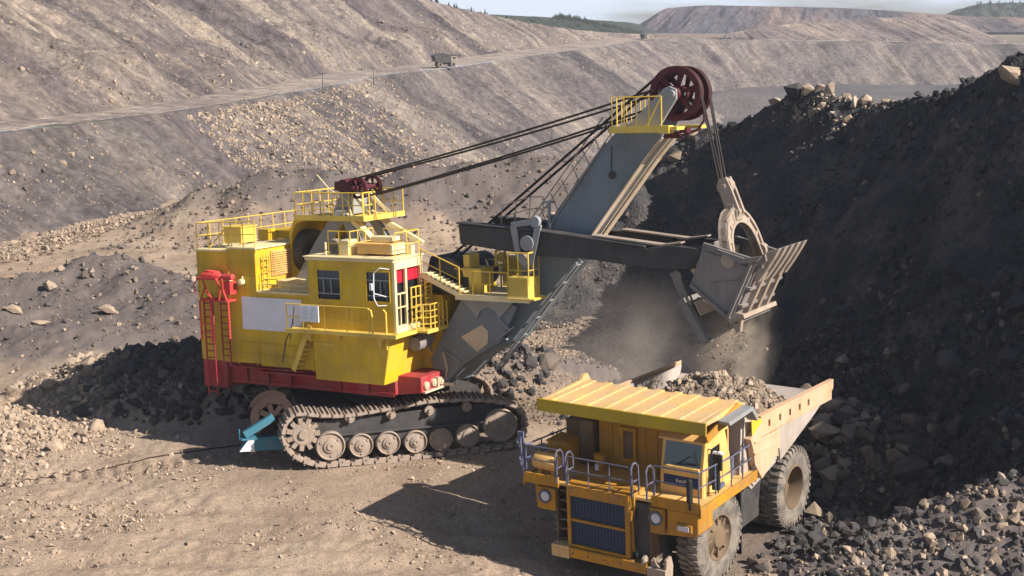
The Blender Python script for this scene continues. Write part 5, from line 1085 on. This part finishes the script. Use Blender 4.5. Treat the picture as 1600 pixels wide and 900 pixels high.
    c = MB(); c.prism([(.9, 5.84), (-.9, 5.9), (-1.35, 5.35), (-1.25, 5.3), (-.85, 5.75), (.8, 5.7)], 3.225, 3.6); c.build('side_visor', M_gmid, bed)
    # chevron mark behind the cab: plain yellow plate with dark strokes
    c = MB(); c.prism([(-1.35, 5.3), (-2.15, 5.1), (-2.0, 4.6), (-1.4, 4.7)], 3.31, 3.33); c.build('marker_plate', M_yel, bed)
    return t
truck = make_truck()
TRM = truck.matrix_world.copy()

# ================================================================ ROCKS
rr = random.Random(5)
def rock_proto(seed, npt=13, flat=.8):
    r = random.Random(seed); bm = bmesh.new()
    for _ in range(npt):
        v = Vector((r.gauss(0, 1), r.gauss(0, 1), r.gauss(0, 1))).normalized(); v = Vector((v.x * r.uniform(.8, 1.1), v.y * r.uniform(.6, 1.0), v.z * flat * r.uniform(.7, 1.0))) * .5
        bm.verts.new(v)
    h = bmesh.ops.convex_hull(bm, input=bm.verts); bmesh.ops.delete(bm, geom=list({g for g in h['geom_interior'] + h['geom_unused'] if isinstance(g, bmesh.types.BMVert)}), context='VERTS')
    bmesh.ops.triangulate(bm, faces=bm.faces); bm.verts.ensure_lookup_table(); bm.verts.index_update()
    v = np.array([tuple(x.co) for x in bm.verts]); f = np.array([[q.index for q in x.verts] for x in bm.faces]); bm.free(); return v, f
PROTO = [rock_proto(100 + k, 12 + k % 5, .55 + .08 * (k % 6)) for k in range(16)]
SMALL = [rock_proto(200 + k, 8, .7) for k in range(8)]
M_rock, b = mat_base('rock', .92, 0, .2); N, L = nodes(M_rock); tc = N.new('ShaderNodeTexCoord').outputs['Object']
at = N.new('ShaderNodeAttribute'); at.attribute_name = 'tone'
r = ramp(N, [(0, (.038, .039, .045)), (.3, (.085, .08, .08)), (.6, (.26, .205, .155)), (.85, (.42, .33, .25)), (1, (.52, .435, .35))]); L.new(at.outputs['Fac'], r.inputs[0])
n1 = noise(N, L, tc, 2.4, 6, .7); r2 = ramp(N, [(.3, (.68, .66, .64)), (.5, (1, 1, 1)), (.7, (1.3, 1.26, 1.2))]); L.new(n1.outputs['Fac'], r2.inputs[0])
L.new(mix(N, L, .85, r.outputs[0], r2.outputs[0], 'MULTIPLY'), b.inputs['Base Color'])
n2 = noise(N, L, tc, 9, 5, .7); bump(N, L, b, n2.outputs['Fac'], .5, .05)
def rocks_np(x, y, z, size, tone, protos, seed=0, sink=.18, elong=1.0):
    g = np.random.default_rng(seed); n = len(x); ids = g.integers(0, len(protos), n); V, F, T, off = [], [], [], 0
    q = g.normal(size=(n, 4)); q /= np.linalg.norm(q, axis=1)[:, None]
    w, a, b_, c = q.T
    Rm = np.stack([1 - 2 * (b_ * b_ + c * c), 2 * (a * b_ - c * w), 2 * (a * c + b_ * w), 2 * (a * b_ + c * w), 1 - 2 * (a * a + c * c), 2 * (b_ * c - a * w), 2 * (a * c - b_ * w), 2 * (b_ * c + a * w), 1 - 2 * (a * a + b_ * b_)], -1).reshape(n, 3, 3)
    C = np.stack([x, y, z + size * (.5 - .5 * sink * 2) * .5], -1)
    for k, (pv, pf) in enumerate(protos):
        m = np.where(ids == k)[0]
        if not len(m): continue
        vv = np.einsum('nij,kj->nki', Rm[m], pv) * size[m][:, None, None] + C[m][:, None, :]
        V.append(vv.reshape(-1, 3)); F.append((pf[None] + (np.arange(len(m)) * len(pv))[:, None, None] + off).reshape(-1, 3)); T.append(np.repeat(tone[m], len(pv))); off += len(m) * len(pv)
    return np.concatenate(V), np.concatenate(F), np.concatenate(T)
def scatter(name, x, y, z, size, tone, label, small=False, seed=0, sink=.18):
    v, f, t = rocks_np(x, y, z, size, np.clip(tone, 0, 1), SMALL if small else PROTO, seed, sink)
    o = mesh_np(name, v, f, M_rock, attrs=dict(tone=t), smooth=False)
    return tag(o, label, 'rubble' if name != 'gravel' else 'gravel', kind='stuff')
g = np.random.default_rng(11)
def power(n, a, b_, k=2.2):
    u = g.random(n); return (a ** (1 - k) + u * (b_ ** (1 - k) - a ** (1 - k))) ** (1 / (1 - k))
def clear(x, y):
    """keep stones out from under the tracks and wheels"""
    c, s = math.cos(R_(16)), math.sin(R_(16)); u = (x + 4.92) * c + (y - 57.92) * s; v = -(x + 4.92) * s + (y - 57.92) * c
    a = (np.abs(u) < 5.6) & (np.abs(np.abs(v) - 2.75) < .65)
    c, s = math.cos(R_(235.43)), math.sin(R_(235.43)); u = (x - 4.69) * c + (y - 45.25) * s; v = -(x - 4.69) * s + (y - 45.25) * c
    b_ = (u > -7.3) & (u < 1.7) & (np.abs(v) < 3.1)
    return ~(a | b_)
def uniform(n, x0, x1, y0, y1): return g.uniform(x0, x1, n), g.uniform(y0, y1, n)
# pebbles over the working floor
x, y = uniform(90000, -30, 13, 41, 68); cl = fbm(x / 3.0, y / 1.8, 3, 501) + .35 * fbm(x / .8, y / .8, 2, 502); k = (g.random(90000) < np.clip(.16 + 1.5 * cl, .06, .8)) & clear(x, y) & (np.abs(x) < y * .46 + 1); x, y = x[k], y[k]
sz = power(len(x), .04, .26, 2.8) * (1 + .35 * (x < -14)); scatter('gravel', x, y, G(x, y), sz, g.normal(.78, .10, len(x)), 'loose pebbles scattered over the sunlit working floor', True, 1)
# blocky bank left of the shovel's shadow
x = g.normal(-23.5, 2.6, 3500); y = g.normal(60.0, 2.4, 3500); sz = power(3500, .10, .5, 2.5); scatter('rubble', x, y, G(x, y), sz, g.normal(.80, .08, 3500), 'pinkish broken rock banked left of the shadow', seed=2)
# heap behind the shovel: shade put into the stone tone, left end kept light
x, y = uniform(9000, -25, 2, 58, 73); h = ridge(x, y, HEAP); k = (h > .15) & clear(x, y) & (g.random(9000) < .25 + h * .35); x, y = x[k], y[k]
scatter('rubble', x, y, G(x, y), power(len(x), .16, .95, 2.1), g.normal(.22, .07, len(x)) + .5 * sst(-18.5, -21, x), 'broken rock, toned dark for shade, heaped behind the yellow shovel', seed=3)
# gravel between the boom and the pile
x, y = uniform(9000, -4, 7, 60, 84); k = clear(x, y) & (g.random(9000) < np.exp(-((x - (y - 60) * .12 - 1.0) / 3.0) ** 2) * .9); x, y = x[k], y[k]
scatter('rubble', x, y, surf(x, y), power(len(x), .07, .34, 2.5), g.normal(.64, .09, len(x)), 'small brown rubble on the ground under the boom', seed=4)
x, y = uniform(14000, 1, 18, 56, 92); zz, p_, a_ = P(x, y); k = (p_ < 3) & (g.random(14000) < .5) & clear(x, y) & (x > (y - 60) * .14 + 2.0); x, y = x[k], y[k]
scatter('rubble', x, y, surf(x, y), power(len(x), .08, .55, 2.5), g.normal(.2, .09, len(x)), 'dark rubble on the shaded ground between pile and truck', seed=5)
# face and crest of the pile
x, y = uniform(60000, 1, 38, 40, 106); zz, p_, a_ = P(x, y); k = (p_ > .3) & (g.random(60000) < np.clip(.30 + 1.1 * fbm(x / 3.5, y / 3.5, 3, 512), .04, 1) + .35 * (p_ > 11)) & (np.abs(x) < y * .5 + 1); x, y, p_ = x[k], y[k], p_[k]
pale = fbm(x / 4, y / 4, 3, 511); sz = power(len(x), .10, .75, 2.35)
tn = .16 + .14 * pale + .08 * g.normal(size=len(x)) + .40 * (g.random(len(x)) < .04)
band = np.exp(-((x - 20.5) / 3.2) ** 2 - ((y - 88) / 5) ** 2) * (p_ > 11.5) + np.exp(-((x - 10.6) / 1.8) ** 2 - ((y - 97) / 3.5) ** 2) * (p_ > 7.5); tn = tn + .75 * band * (g.random(len(x)) < .8); sz = sz * (1 + .35 * band)  # band: crest stones toned paler to stand for sunlight on them
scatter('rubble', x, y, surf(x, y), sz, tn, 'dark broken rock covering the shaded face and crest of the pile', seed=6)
# apron at the foot, right of the truck
x, y = uniform(22000, 8, 27, 44, 66); zz, p_, a_ = P(x, y); k = (p_ < 7.5) & (g.random(22000) < .5) & clear(x, y) & (x > 8 + (y - 44) * .12); x, y = x[k], y[k]
pale = np.clip(fbm(x / 2.4, y / 2.4, 3, 521) * 2, -1, 1); near = np.exp(-((x - 12.8) / 2.2) ** 2 - ((y - 56) / 5) ** 2)  # near: stones lightened to imitate a sunlit patch behind the truck
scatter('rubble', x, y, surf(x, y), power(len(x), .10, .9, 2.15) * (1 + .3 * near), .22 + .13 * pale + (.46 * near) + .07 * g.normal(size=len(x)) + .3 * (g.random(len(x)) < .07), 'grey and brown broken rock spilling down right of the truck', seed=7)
# bank in the bottom right corner: dark tone for shade, pale stones for lit tops
x, y = uniform(16000, 7, 26, 38, 48); h = ridge(x, y, BERM); k = (h > .12) & clear(x, y) & (g.random(16000) < .55); x, y = x[k], y[k]
scatter('rubble', x, y, G(x, y), power(len(x), .09, .6, 2.2), g.normal(.25, .09, len(x)) + .48 * (g.random(len(x)) < .26), 'brownish rock bank with sunlit tops in the bottom right corner', seed=8)
# mounds at the left and the edge of the bench
x, y = uniform(16000, -46, 6, 70, 122); h = ridge(x, y, MOUND, .5) + ridge(x, y, MOUND2, .6); k = (g.random(16000) < .10 + .3 * np.clip(h, 0, 1)); x, y = x[k], y[k]
scatter('rubble', x, y, G(x, y), power(len(x), .12, .8, 2.7), g.normal(.5, .13, len(x)) + .35 * (g.random(len(x)) < .06), 'stones strewn over the low grey mounds at the left', seed=9)
x, y = uniform(3200, -34, 30, 112, 131); x, y = x, y
scatter('rubble', x, y, G(x, y), power(len(x), .14, .7, 2.6), g.normal(.44, .08, len(x)) + .35 * (g.random(len(x)) < .08), 'stones on the grey heaps behind the shovel', seed=10)
# foot of the wall, rubble line
x, y = uniform(6000, -50, -24, 100, 132)
k = np.abs(x + 39.5 - (y - 112) * .28) < 2.8; x, y = x[k], y[k]
scatter('rubble', x, y, G(x, y) + .3, power(len(x), .14, .62, 2.3), g.normal(.70, .12, len(x)), 'pale rocks lying along the foot of the pit wall', seed=12)
def on_wall(W, n, fn, seed, a, b_, kk, tone, label, j0_=0, j1_=1):
    X_, Y_, Z_ = W; rws, cls = X_.shape; gi = np.random.default_rng(seed); i = gi.random(n) * (rws - 2); j = (j0_ + gi.random(n) * (j1_ - j0_)) * (cls - 2); m = fn(i / rws, j / cls, gi); i, j = i[m], j[m]
    i0, j0 = i.astype(int), j.astype(int); fi, fj = i - i0, j - j0
    def q(A): return (A[i0, j0] * (1 - fi) + A[i0 + 1, j0] * fi) * (1 - fj) + (A[i0, j0 + 1] * (1 - fi) + A[i0 + 1, j0 + 1] * fi) * fj
    xx, yy, zz = q(X_), q(Y_), q(Z_); u_ = gi.random(len(xx)); s_ = (a ** (1 - kk) + u_ * (b_ ** (1 - kk) - a ** (1 - kk))) ** (1 / (1 - kk))
    scatter('rubble', xx, yy, zz, s_, gi.normal(*tone, len(xx)), label, seed=seed, sink=.3)
# where the columns of the loft lie: y along the lip -> fraction
def col_at(yy): return float(np.interp(yy, lip[:, 1], np.arange(len(lip)) / len(lip)))
c0, c1 = col_at(167), col_at(262)
on_wall(LOWW, 26000, lambda i, j, gi: (i > .02) & (i < .85) & (gi.random(len(i)) < .9 - .75 * np.clip((j - c0) / (c1 - c0), 0, 1)), 21, .22, .95, 2.4, (.70, .10), 'field of pale dumped boulders on the lower wall behind the gantry', c0, c1)
on_wall(LOWW, 90000, lambda i, j, gi: (j > col_at(110)) & (gi.random(len(i)) < np.clip(.15 + .9 * fbm(j * 60, i * 5, 3, 531), 0, .8)), 22, .14, 1.1, 3.0, (.58, .15), 'loose stones scattered on the lower pit wall')
on_wall(UPW, 90000, lambda i, j, gi: (j > col_at(110)) & (gi.random(len(i)) < np.clip(.12 + .9 * fbm(j * 70, i * 5, 3, 541) + .3 * (i < .25), 0, .8)), 23, .14, 1.1, 2.9, (.60, .15), 'loose stones scattered on the upper pit wall')

# rock load in the truck bed: heap surface plus stones
hu, hv = np.meshgrid(np.linspace(-7.6, -.9, 90), np.linspace(-2.95, 2.95, 80))
def loadh(u_, v_):
    e = np.clip(1 - ((u_ + 3.9) / 3.5) ** 2, 0, 1) * np.clip(1 - ((v_ - .45) / 3.15) ** 2, 0, 1)
    return 3.0 + 2.65 * e ** .75 + .12 * np.clip(-u_ - 4, 0, 4) + .22 * fbm(u_ * 1.2, v_ * 1.2, 3, 551) + .12 * fbm(u_ * 4, v_ * 4, 2, 552)
M_load = soil('load_dirt', [(.3, (.13, .115, .105)), (.55, (.19, .16, .14)), (.75, (.26, .215, .18))], .8, 5, bstr=.8, bdist=.1)
hz = loadh(hu, hv); A = np.array(TRM)
pt = np.stack([hu, hv, hz, np.ones_like(hu)], -1) @ A.T
uu, vv_ = g.uniform(-7.0, -1.2, 4500), g.uniform(-2.85, 2.9, 4500); k = loadh(uu, vv_) > 4.2; uu, vv_ = uu[k], vv_[k]
q = np.stack([uu, vv_, loadh(uu, vv_), np.ones_like(uu)], -1) @ A.T
co, f, tn = rocks_np(q[:, 0], q[:, 1], q[:, 2], power(len(uu), .06, .42, 2.6), np.clip(g.normal(.66, .12, len(uu)), 0, 1), PROTO, 31)
n0 = hz.size; ii = np.arange(n0).reshape(hz.shape); gf = np.concatenate([np.stack([ii[:-1, :-1], ii[:-1, 1:], ii[1:, 1:]], -1).reshape(-1, 3), np.stack([ii[:-1, :-1], ii[1:, 1:], ii[1:, :-1]], -1).reshape(-1, 3)])
load = mesh_np('rock_load', np.concatenate([pt[..., :3].reshape(-1, 3), co]), np.concatenate([gf, f + n0]), M_rock, attrs=dict(tone=np.concatenate([np.full(n0, .5), tn])), smooth=False)
tag(load, 'heap of broken rock filling the bed of the dump truck', 'rock load', kind='stuff')
# stones dropping out of the open bucket
t_ = g.random(460); c0_ = np.array([8.55, 50.5, 7.3]); c1_ = np.array([7.6, 49.3, 6.2])
pp_ = c0_ + (c1_ - c0_) * t_[:, None] + g.normal(0, .40, (460, 3)) * (.5 + .8 * t_[:, None])
scatter('rubble', pp_[:, 0], pp_[:, 1], pp_[:, 2], power(460, .04, .24, 2.2), g.normal(.55, .12, 460), 'stones falling from the open bucket into the truck bed', seed=33)

# single boulders that stand out
def boulder(x_, y_, s_, tone, label, group=None, seed=0, z_=None, flat=(1, 1, .8)):
    r_ = random.Random(seed); bm = bmesh.new()
    for _ in range(15):
        d_ = Vector((r_.gauss(0, 1), r_.gauss(0, 1), r_.gauss(0, 1))).normalized() * r_.uniform(.42, .58); bm.verts.new(Vector([c * f_ for c, f_ in zip(d_, flat)]))
    h = bmesh.ops.convex_hull(bm, input=bm.verts); bmesh.ops.delete(bm, geom=list({q_ for q_ in h['geom_interior'] + h['geom_unused'] if isinstance(q_, bmesh.types.BMVert)}), context='VERTS')
    bmesh.ops.rotate(bm, verts=bm.verts, matrix=Matrix.Rotation(r_.uniform(0, 6), 3, 'Z') @ Matrix.Rotation(r_.uniform(-.5, .5), 3, 'X')); bmesh.ops.scale(bm, vec=(s_,) * 3, verts=bm.verts)
    me = bpy.data.meshes.new('boulder'); bm.to_mesh(me); bm.free(); a = me.attributes.new('tone', 'FLOAT', 'POINT'); a.data.foreach_set('value', [tone] * len(me.vertices)); me.materials.append(M_rock)
    o = bpy.data.objects.new('boulder', me); col.objects.link(o)
    zb = float(surf(np.array([x_]), np.array([y_]))[0]) if z_ is None else z_
    o.location = (x_, y_, zb + s_ * .18); return tag(o, label, 'boulder', group)
boulder(12.9, 54.3, 1.5, .74, 'tan flat-sided boulder just behind the truck\'s rear wheel', seed=1, flat=(1.1, .9, .6))
boulder(12.6, 51.9, 1.15, .72, 'tan boulder leaning beside the truck\'s rear tyre', seed=2, flat=(1, .7, .9))
boulder(12.6, 57.2, 1.3, .66, 'upright brown boulder beyond the rear end of the truck bed', seed=3, flat=(.8, .8, 1.1))
boulder(1.9, 67.8, 1.5, .42, 'grey boulder alone in the dust right of the boom foot', seed=4, flat=(1, .8, .8))
boulder(23.7, 66.4, 1.5, .80, 'pale boulder lying high on the dark face near the right edge', seed=5)
boulder(22.6, 83.2, 1.0, .72, 'pale slab on the dip of the crest', seed=6, flat=(1.3, .8, .5))
boulder(18.6, 91.4, 1.5, .16, 'large dark block on top of the pale crest', seed=8, flat=(1.2, 1, .8))
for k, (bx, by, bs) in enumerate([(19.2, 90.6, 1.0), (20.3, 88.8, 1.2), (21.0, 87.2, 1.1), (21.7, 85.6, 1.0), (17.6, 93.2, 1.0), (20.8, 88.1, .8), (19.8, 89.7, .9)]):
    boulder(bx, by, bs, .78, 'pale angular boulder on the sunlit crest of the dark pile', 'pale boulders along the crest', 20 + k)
for k, (bx, by, bs) in enumerate([(10.0, 97.6, 1.5), (10.8, 97.9, 1.2), (11.9, 97.6, 1.1), (11.3, 96.4, 1.2), (12.6, 97.2, 1.0)]):
    boulder(bx, by, bs, .55, 'brown boulder on the low end of the crest beside the boom', 'brown boulders beside the boom', 40 + k)
for k in range(16):
    bx = rr.uniform(13.5, 21); by = rr.uniform(47.5, 58.5)
    boulder(bx, by, rr.uniform(.7, 1.5), rr.uniform(.14, .34), 'dark blocky boulder in the shaded rubble slope right of the truck', 'dark boulders in the rubble slope', 60 + k)
for k in range(12):
    bx = rr.uniform(-21, -13); by = 64.2 + rr.uniform(-2.0, .8)
    boulder(bx, by, rr.uniform(.6, 1.15), rr.uniform(.14, .26), 'dark boulder in the shaded rock heap behind the shovel', 'dark boulders in the heap', 90 + k)
for k in range(9):
    bx = rr.uniform(-24, -19); by = rr.uniform(57, 61.5)
    boulder(bx, by, rr.uniform(.45, .85), rr.uniform(.66, .82), 'pinkish boulder on the sunlit bank at the left edge', 'sunlit boulders on the left bank', 110 + k)
for bx, by, bs, lb in ((-29.5, 86.5, 1.2, 'pale boulder topmost on the grey mound at the left'), (-30.4, 82.5, 1.1, 'whitish flat boulder on the near side of the left mound'), (-24.6, 82.2, 1.1, 'pointed pale boulder in the hollow of the left mound'), (-28.3, 81.0, .9, 'small pale stone below the whitish boulder')):
    boulder(bx, by, bs, .74, lb, seed=int(bs * 100), flat=(1.3, .9, .6))

# ================================================================ SMALL THINGS
# power cable lying on the ground
m = MB(); pts = []
for (x_, y_) in ((-26, 50.6), (-20.7, 53.3), (-18.5, 54.8), (-16.2, 56.0), (-13.8, 57.0), (-12.2, 57.4), (-11.0, 57.2)):
    pts.append((x_, y_))
xs = np.interp(np.linspace(0, 6, 60), range(7), [p[0] for p in pts]); ys = np.interp(np.linspace(0, 6, 60), range(7), [p[1] for p in pts]) + .15 * fbm(np.linspace(0, 9, 60), 0, 2, 601)
zs = G(xs, ys); m.tube([(a, b_, c + .03) for a, b_, c in zip(xs, ys, zs)], .028, 6)
tag(m.build('power_cable', M_reel, None), 'thin dark power cable trailing over the sunlit floor to the left', 'cable')
# fallen plate by the ochre patch
e = empty('scrap_plate', Matrix.Translation((-31.6, 96.4, float(G(-31.6, 96.4)) + .12)) @ Matrix.Rotation(R_(8), 4, 'Z') @ Matrix.Rotation(R_(5), 4, 'X'), 'dark ribbed steel plate lying beside the orange patch', 'steel plate')
m = MB(); m.box((-.9, -.8, 0), (.9, .8, .1)); m.build('plate', M_dark, e)
m = MB()
for k in range(5): m.box((-.8 + k * .36, -.8, .1), (-.68 + k * .36, .8, .24))
m.build('ribs', M_worn, e)
# thin masts beside the haul road
for k, (x_, y_, z0, h_) in enumerate(((-27.4, 202, 8.1, 3.3), (-23.0, 232, 8.2, 2.9))):
    e = empty('utility_pole', Matrix.Translation((x_, y_, z0)), ('thin pole at the road edge above the gantry', 'thin pole at the road edge right of the other')[k], 'pole', 'poles along the haul road')
    m = MB(); m.tube([(0, 0, 0), (0, 0, h_)], [.06, .04], 6); m.build('post', M_dark, e)
    m = MB(); m.tube([(-.45, 0, h_ - .25), (.45, 0, h_ - .25)], .03, 5); m.tube([(-.4, 0, h_ - .25), (-.4, 0, h_ - .1)], .03, 5); m.tube([(.4, 0, h_ - .25), (.4, 0, h_ - .1)], .03, 5); m.build('crossarm', M_dark, e)
# trucks far up the haul road
def far_truck(M, label):
    e = empty('distant_truck', M, label, 'dump truck', 'trucks far up the haul road')
    m = MB(); m.box((-1.6, -.6, .5), (1.9, .6, .8)); m.box((1.0, -.8, .8), (2.0, .8, 1.1)); m.build('chassis', M_dark, e)
    m = MB(); m.prism([(-2.3, 2.1), (-2.0, 1.1), (-1.2, .8), (.95, .85), (.98, 2.05), (2.0, 2.1), (2.0, 2.28), (.6, 2.3), (-.4, 2.5), (-1.5, 2.35)], -.98, .98); m.build('dump_bed', M_dark, e, .02)
    m = MB(); m.box((1.0, -.9, .8), (2.0, .9, 1.95)); m.box((.98, -.9, 1.1), (2.05, .9, 1.2)); m.build('cab', M_worn, e)
    m = MB(); m.box((1.3, -.93, 1.45), (1.8, -.91, 1.85)); m.build('side_window', M_glass, e)
    for u_ in (1.35, -1.1):
        for s in (-1, 1):
            m = MB(); m.lathe([(.2, -.2), (.5, -.2), (.52, -.1), (.52, .1), (.5, .2), (.2, .2), (.18, .12), (0, .12)], (u_, s * .75, .52), 1, 18, False); m.build('wheel', M_tyre, e, smooth=40)
    return e
ft = far_truck(Matrix.Translation((-14.6, 303.5, 8.85)) @ Matrix.Rotation(R_(20), 4, 'Z') @ Matrix.Scale(1.2, 4), 'small grey truck on the dusty haul road below the conifers')
e2 = ft.copy(); col.objects.link(e2); e2.matrix_world = Matrix.Translation((48.5, 516, 12.35)) @ Matrix.Rotation(R_(60), 4, 'Z') @ Matrix.Scale(.8, 4); e2['label'] = 'tiny dark truck at the far end of the haul road'
for c_ in list(ft.children):
    d_ = c_.copy(); col.objects.link(d_); d_.parent = e2
# conifers on the crest
M_leaf, b = mat_base('needles', .9, 0, .1); N, L = nodes(M_leaf); tc = N.new('ShaderNodeTexCoord').outputs['Object']; n1 = noise(N, L, tc, 3, 4, .6); r = ramp(N, [(.35, (.022, .045, .022)), (.65, (.06, .095, .04))]); L.new(n1.outputs['Fac'], r.inputs[0]); L.new(r.outputs[0], b.inputs['Base Color'])
M_bark, _b = mat_base('bark', .9); _b.inputs['Base Color'].default_value = (.09, .065, .05, 1)
def conifer(seed):
    r_ = random.Random(seed); m = MB()
    for k in range(150):
        t = r_.random() ** .8; w_ = .12 + .88 * t; a = r_.uniform(0, 6.28); R1 = (1 - w_) * .30 + .02; L1 = R1 * r_.uniform(.6, 1.25)
        c = Vector((0, 0, w_)); d = Vector((math.cos(a), math.sin(a), -.35)); s = Vector((-math.sin(a), math.cos(a), .1)) * L1 * .35
        m.add([c, c + d * L1 * .6 + s, c + d * L1, c + d * L1 * .6 - s], [(0, 1, 2, 3)])
    return m
cps = [conifer(k) for k in range(3)]
tk = MB(); tk.tube([(0, 0, 0), (0, 0, .5), (0, 0, .95)], [.022, .016, .005], 6)
tree0 = []
for k in range(3):
    e = empty('conifer', Matrix.Identity(4), 'dark green conifer standing on the crest of the upper pit wall', 'tree', 'conifers on the crest of the pit wall')
    if k == 0: crown = cps[0].build('crown', M_leaf, e); trunk = tk.build('trunk', M_bark, e)
    else: cps[k].build('crown', M_leaf, e); t2 = trunk.copy(); col.objects.link(t2); t2.parent = e
    tree0.append(e)
spots = []
for k in range(46):
    yy = 372 + 66 * ((k + rr.random()) / 46); j = int(np.argmin(np.abs(crest[:, 1] - yy))); bk_ = rr.uniform(.8, 5); spots.append((crest[j, 0] - nrm[j, 0] * bk_, crest[j, 1] - nrm[j, 1] * bk_, crest[j, 2] - .3 - .02 * bk_, rr.uniform(1.8, 3.4) * (1 if yy < 405 else .7)))
for k, (x_, y_, z_, h_) in enumerate(spots):
    if k < 3: e = tree0[k]
    else:
        src = tree0[k % 3]; e = src.copy(); col.objects.link(e)
        for c_ in list(src.children): d_ = c_.copy(); col.objects.link(d_); d_.parent = e
    e.matrix_world = Matrix.Translation((x_, y_, z_)) @ Matrix.Rotation(rr.uniform(0, 6), 4, 'Z') @ Matrix.Diagonal((h_ * 1.25, h_ * 1.25, h_, 1))
# far woods as one mass
def woods(name, n, fn, h0, h1, label, seed):
    g2 = np.random.default_rng(seed); V, F, off = [], [], 0; base = [np.array(c.v) for c in cps]; bf = [np.array(c.f) for c in cps]
    for k in range(n):
        x_, y_, z_ = fn(g2); h_ = g2.uniform(h0, h1); c = k % 3; a = g2.uniform(0, 6.28); R2 = np.array([[math.cos(a), -math.sin(a), 0], [math.sin(a), math.cos(a), 0], [0, 0, 1]])
        V.append((base[c] * (1.5 * h_, 1.5 * h_, h_)) @ R2.T + (x_, y_, z_)); F.append(bf[c] + off); off += len(base[c])
    tag(mesh_np(name, np.concatenate(V), np.concatenate(F), M_leaf, smooth=False), label, 'forest', kind='stuff')
FT = np.array([(20, 695, 18.8), (25, 705, 20.5), (34, 720, 19), (52, 745, 15.5), (72, 770, 11)])
def f1(g2):
    t = g2.random() ** .9; x_ = np.interp(t, np.linspace(0, 1, 5), FT[:, 0]); y_ = np.interp(t, np.linspace(0, 1, 5), FT[:, 1]); z_ = np.interp(t, np.linspace(0, 1, 5), FT[:, 2]); b_ = g2.random(); return x_ + g2.normal() * .5, y_ - 12 * b_ + 4, z_ - 2.2 * b_ - 1.0
woods('forest', 420, f1, 2.6, 4.8, 'dark green far wood on the low rise left of the flat-topped spoil heap', 71)
HT = np.array([(345, 1108, 21), (356, 1112, 27), (372, 1120, 32.6), (400, 1130, 33.6), (440, 1170, 34.6), (560, 1200, 36)])
def f2(g2):
    t = g2.random() * .9; i_ = np.linspace(0, 1, 6); b_ = g2.random(); return np.interp(t, i_, HT[:, 0]), np.interp(t, i_, HT[:, 1]) - 80 * b_, np.interp(t, i_, HT[:, 2]) * (1 - .55 * b_) - 2
woods('forest', 420, f2, 4, 7, 'far dark wood over the hill at the right edge', 72)

# ================================================================ DUST AND HAZE
def dust(name, loc, scale, dens, colr, seed, label, rot=(0, 0, 0)):
    bm = bmesh.new(); bmesh.ops.create_icosphere(bm, subdivisions=3, radius=1); me = bpy.data.meshes.new(name); bm.to_mesh(me); bm.free()
    m = bpy.data.materials.new(name + '_volume'); m.use_nodes = True; N, L = nodes(m); N.remove(N['Principled BSDF']); out = N['Material Output']
    v = N.new('ShaderNodeVolumePrincipled'); v.inputs['Color'].default_value = (*colr, 1); v.inputs['Anisotropy'].default_value = .2
    tc = N.new('ShaderNodeTexCoord').outputs['Object']
    n1 = noise(N, L, tc, 1.6, 4, .6); n1.noise_dimensions = '4D'; n1.inputs['W'].default_value = seed
    ln = N.new('ShaderNodeVectorMath'); ln.operation = 'LENGTH'; L.new(tc, ln.inputs[0])
    fall = N.new('ShaderNodeMapRange'); fall.inputs['From Min'].default_value = 1.0; fall.inputs['From Max'].default_value = .15; fall.interpolation_type = 'SMOOTHSTEP'; L.new(ln.outputs['Value'], fall.inputs[0])
    nn = N.new('ShaderNodeMapRange'); nn.inputs['From Min'].default_value = .40; nn.inputs['From Max'].default_value = .75; L.new(n1.outputs['Fac'], nn.inputs[0])
    a = N.new('ShaderNodeMath'); a.operation = 'MULTIPLY'; L.new(fall.outputs[0], a.inputs[0]); L.new(nn.outputs[0], a.inputs[1])
    b2 = N.new('ShaderNodeMath'); b2.operation = 'MULTIPLY'; b2.inputs[1].default_value = dens; L.new(a.outputs[0], b2.inputs[0]); L.new(b2.outputs[0], v.inputs['Density'])
    L.new(v.outputs[0], out.inputs['Volume']); me.materials.append(m)
    o = bpy.data.objects.new(name, me); col.objects.link(o); o.location = loc; o.scale = scale; o.rotation_euler = rot
    return tag(o, label, 'dust', kind='stuff')
dust('dust_cloud', (5.2, 60.5, 3.6), (4.8, 3.6, 4.8), .28, (.92, .84, .78), 1.3, 'brown dust hanging over the ground right of the boom')
dust('dust_cloud', (8.3, 50.2, 6.6), (1.9, 1.7, 3.0), 2.4, (.97, .86, .74), 4.1, 'tan dust pouring from the open bucket', (0, R_(10), 0))
bm = bmesh.new(); bmesh.ops.create_cube(bm, size=1); me = bpy.data.meshes.new('haze'); bm.to_mesh(me); bm.free()
m = bpy.data.materials.new('haze_air'); m.use_nodes = True; N, L = nodes(m); N.remove(N['Principled BSDF']); v = N.new('ShaderNodeVolumePrincipled'); v.inputs['Color'].default_value = (.80, .87, 1, 1); v.inputs['Density'].default_value = .00022; L.new(v.outputs[0], N['Material Output'].inputs['Volume']); me.materials.append(m)
o = bpy.data.objects.new('haze', me); col.objects.link(o); o.location = (250, 800, 11); o.scale = (2600, 2000, 74); tag(o, kind='stuff')

# labels of small groups: counted from the left as the camera sees them
ORD = ['first', 'second', 'third', 'fourth', 'fifth', 'sixth', 'seventh', 'eighth', 'ninth']
for gname, txt in (('pale boulders along the crest', '%s from the left of the pale angular boulders on the dark pile\'s crest'), ('brown boulders beside the boom', '%s from the left of the brown boulders on the low crest beside the boom'), ('sunlit boulders on the left bank', '%s from the left of the pinkish boulders on the left bank')):
    gl = sorted([o_ for o_ in bpy.data.objects if o_.get('group') == gname], key=lambda o_: o_.location.x / o_.location.y)
    for o_, w_ in zip(gl, ORD): o_['label'] = txt % w_
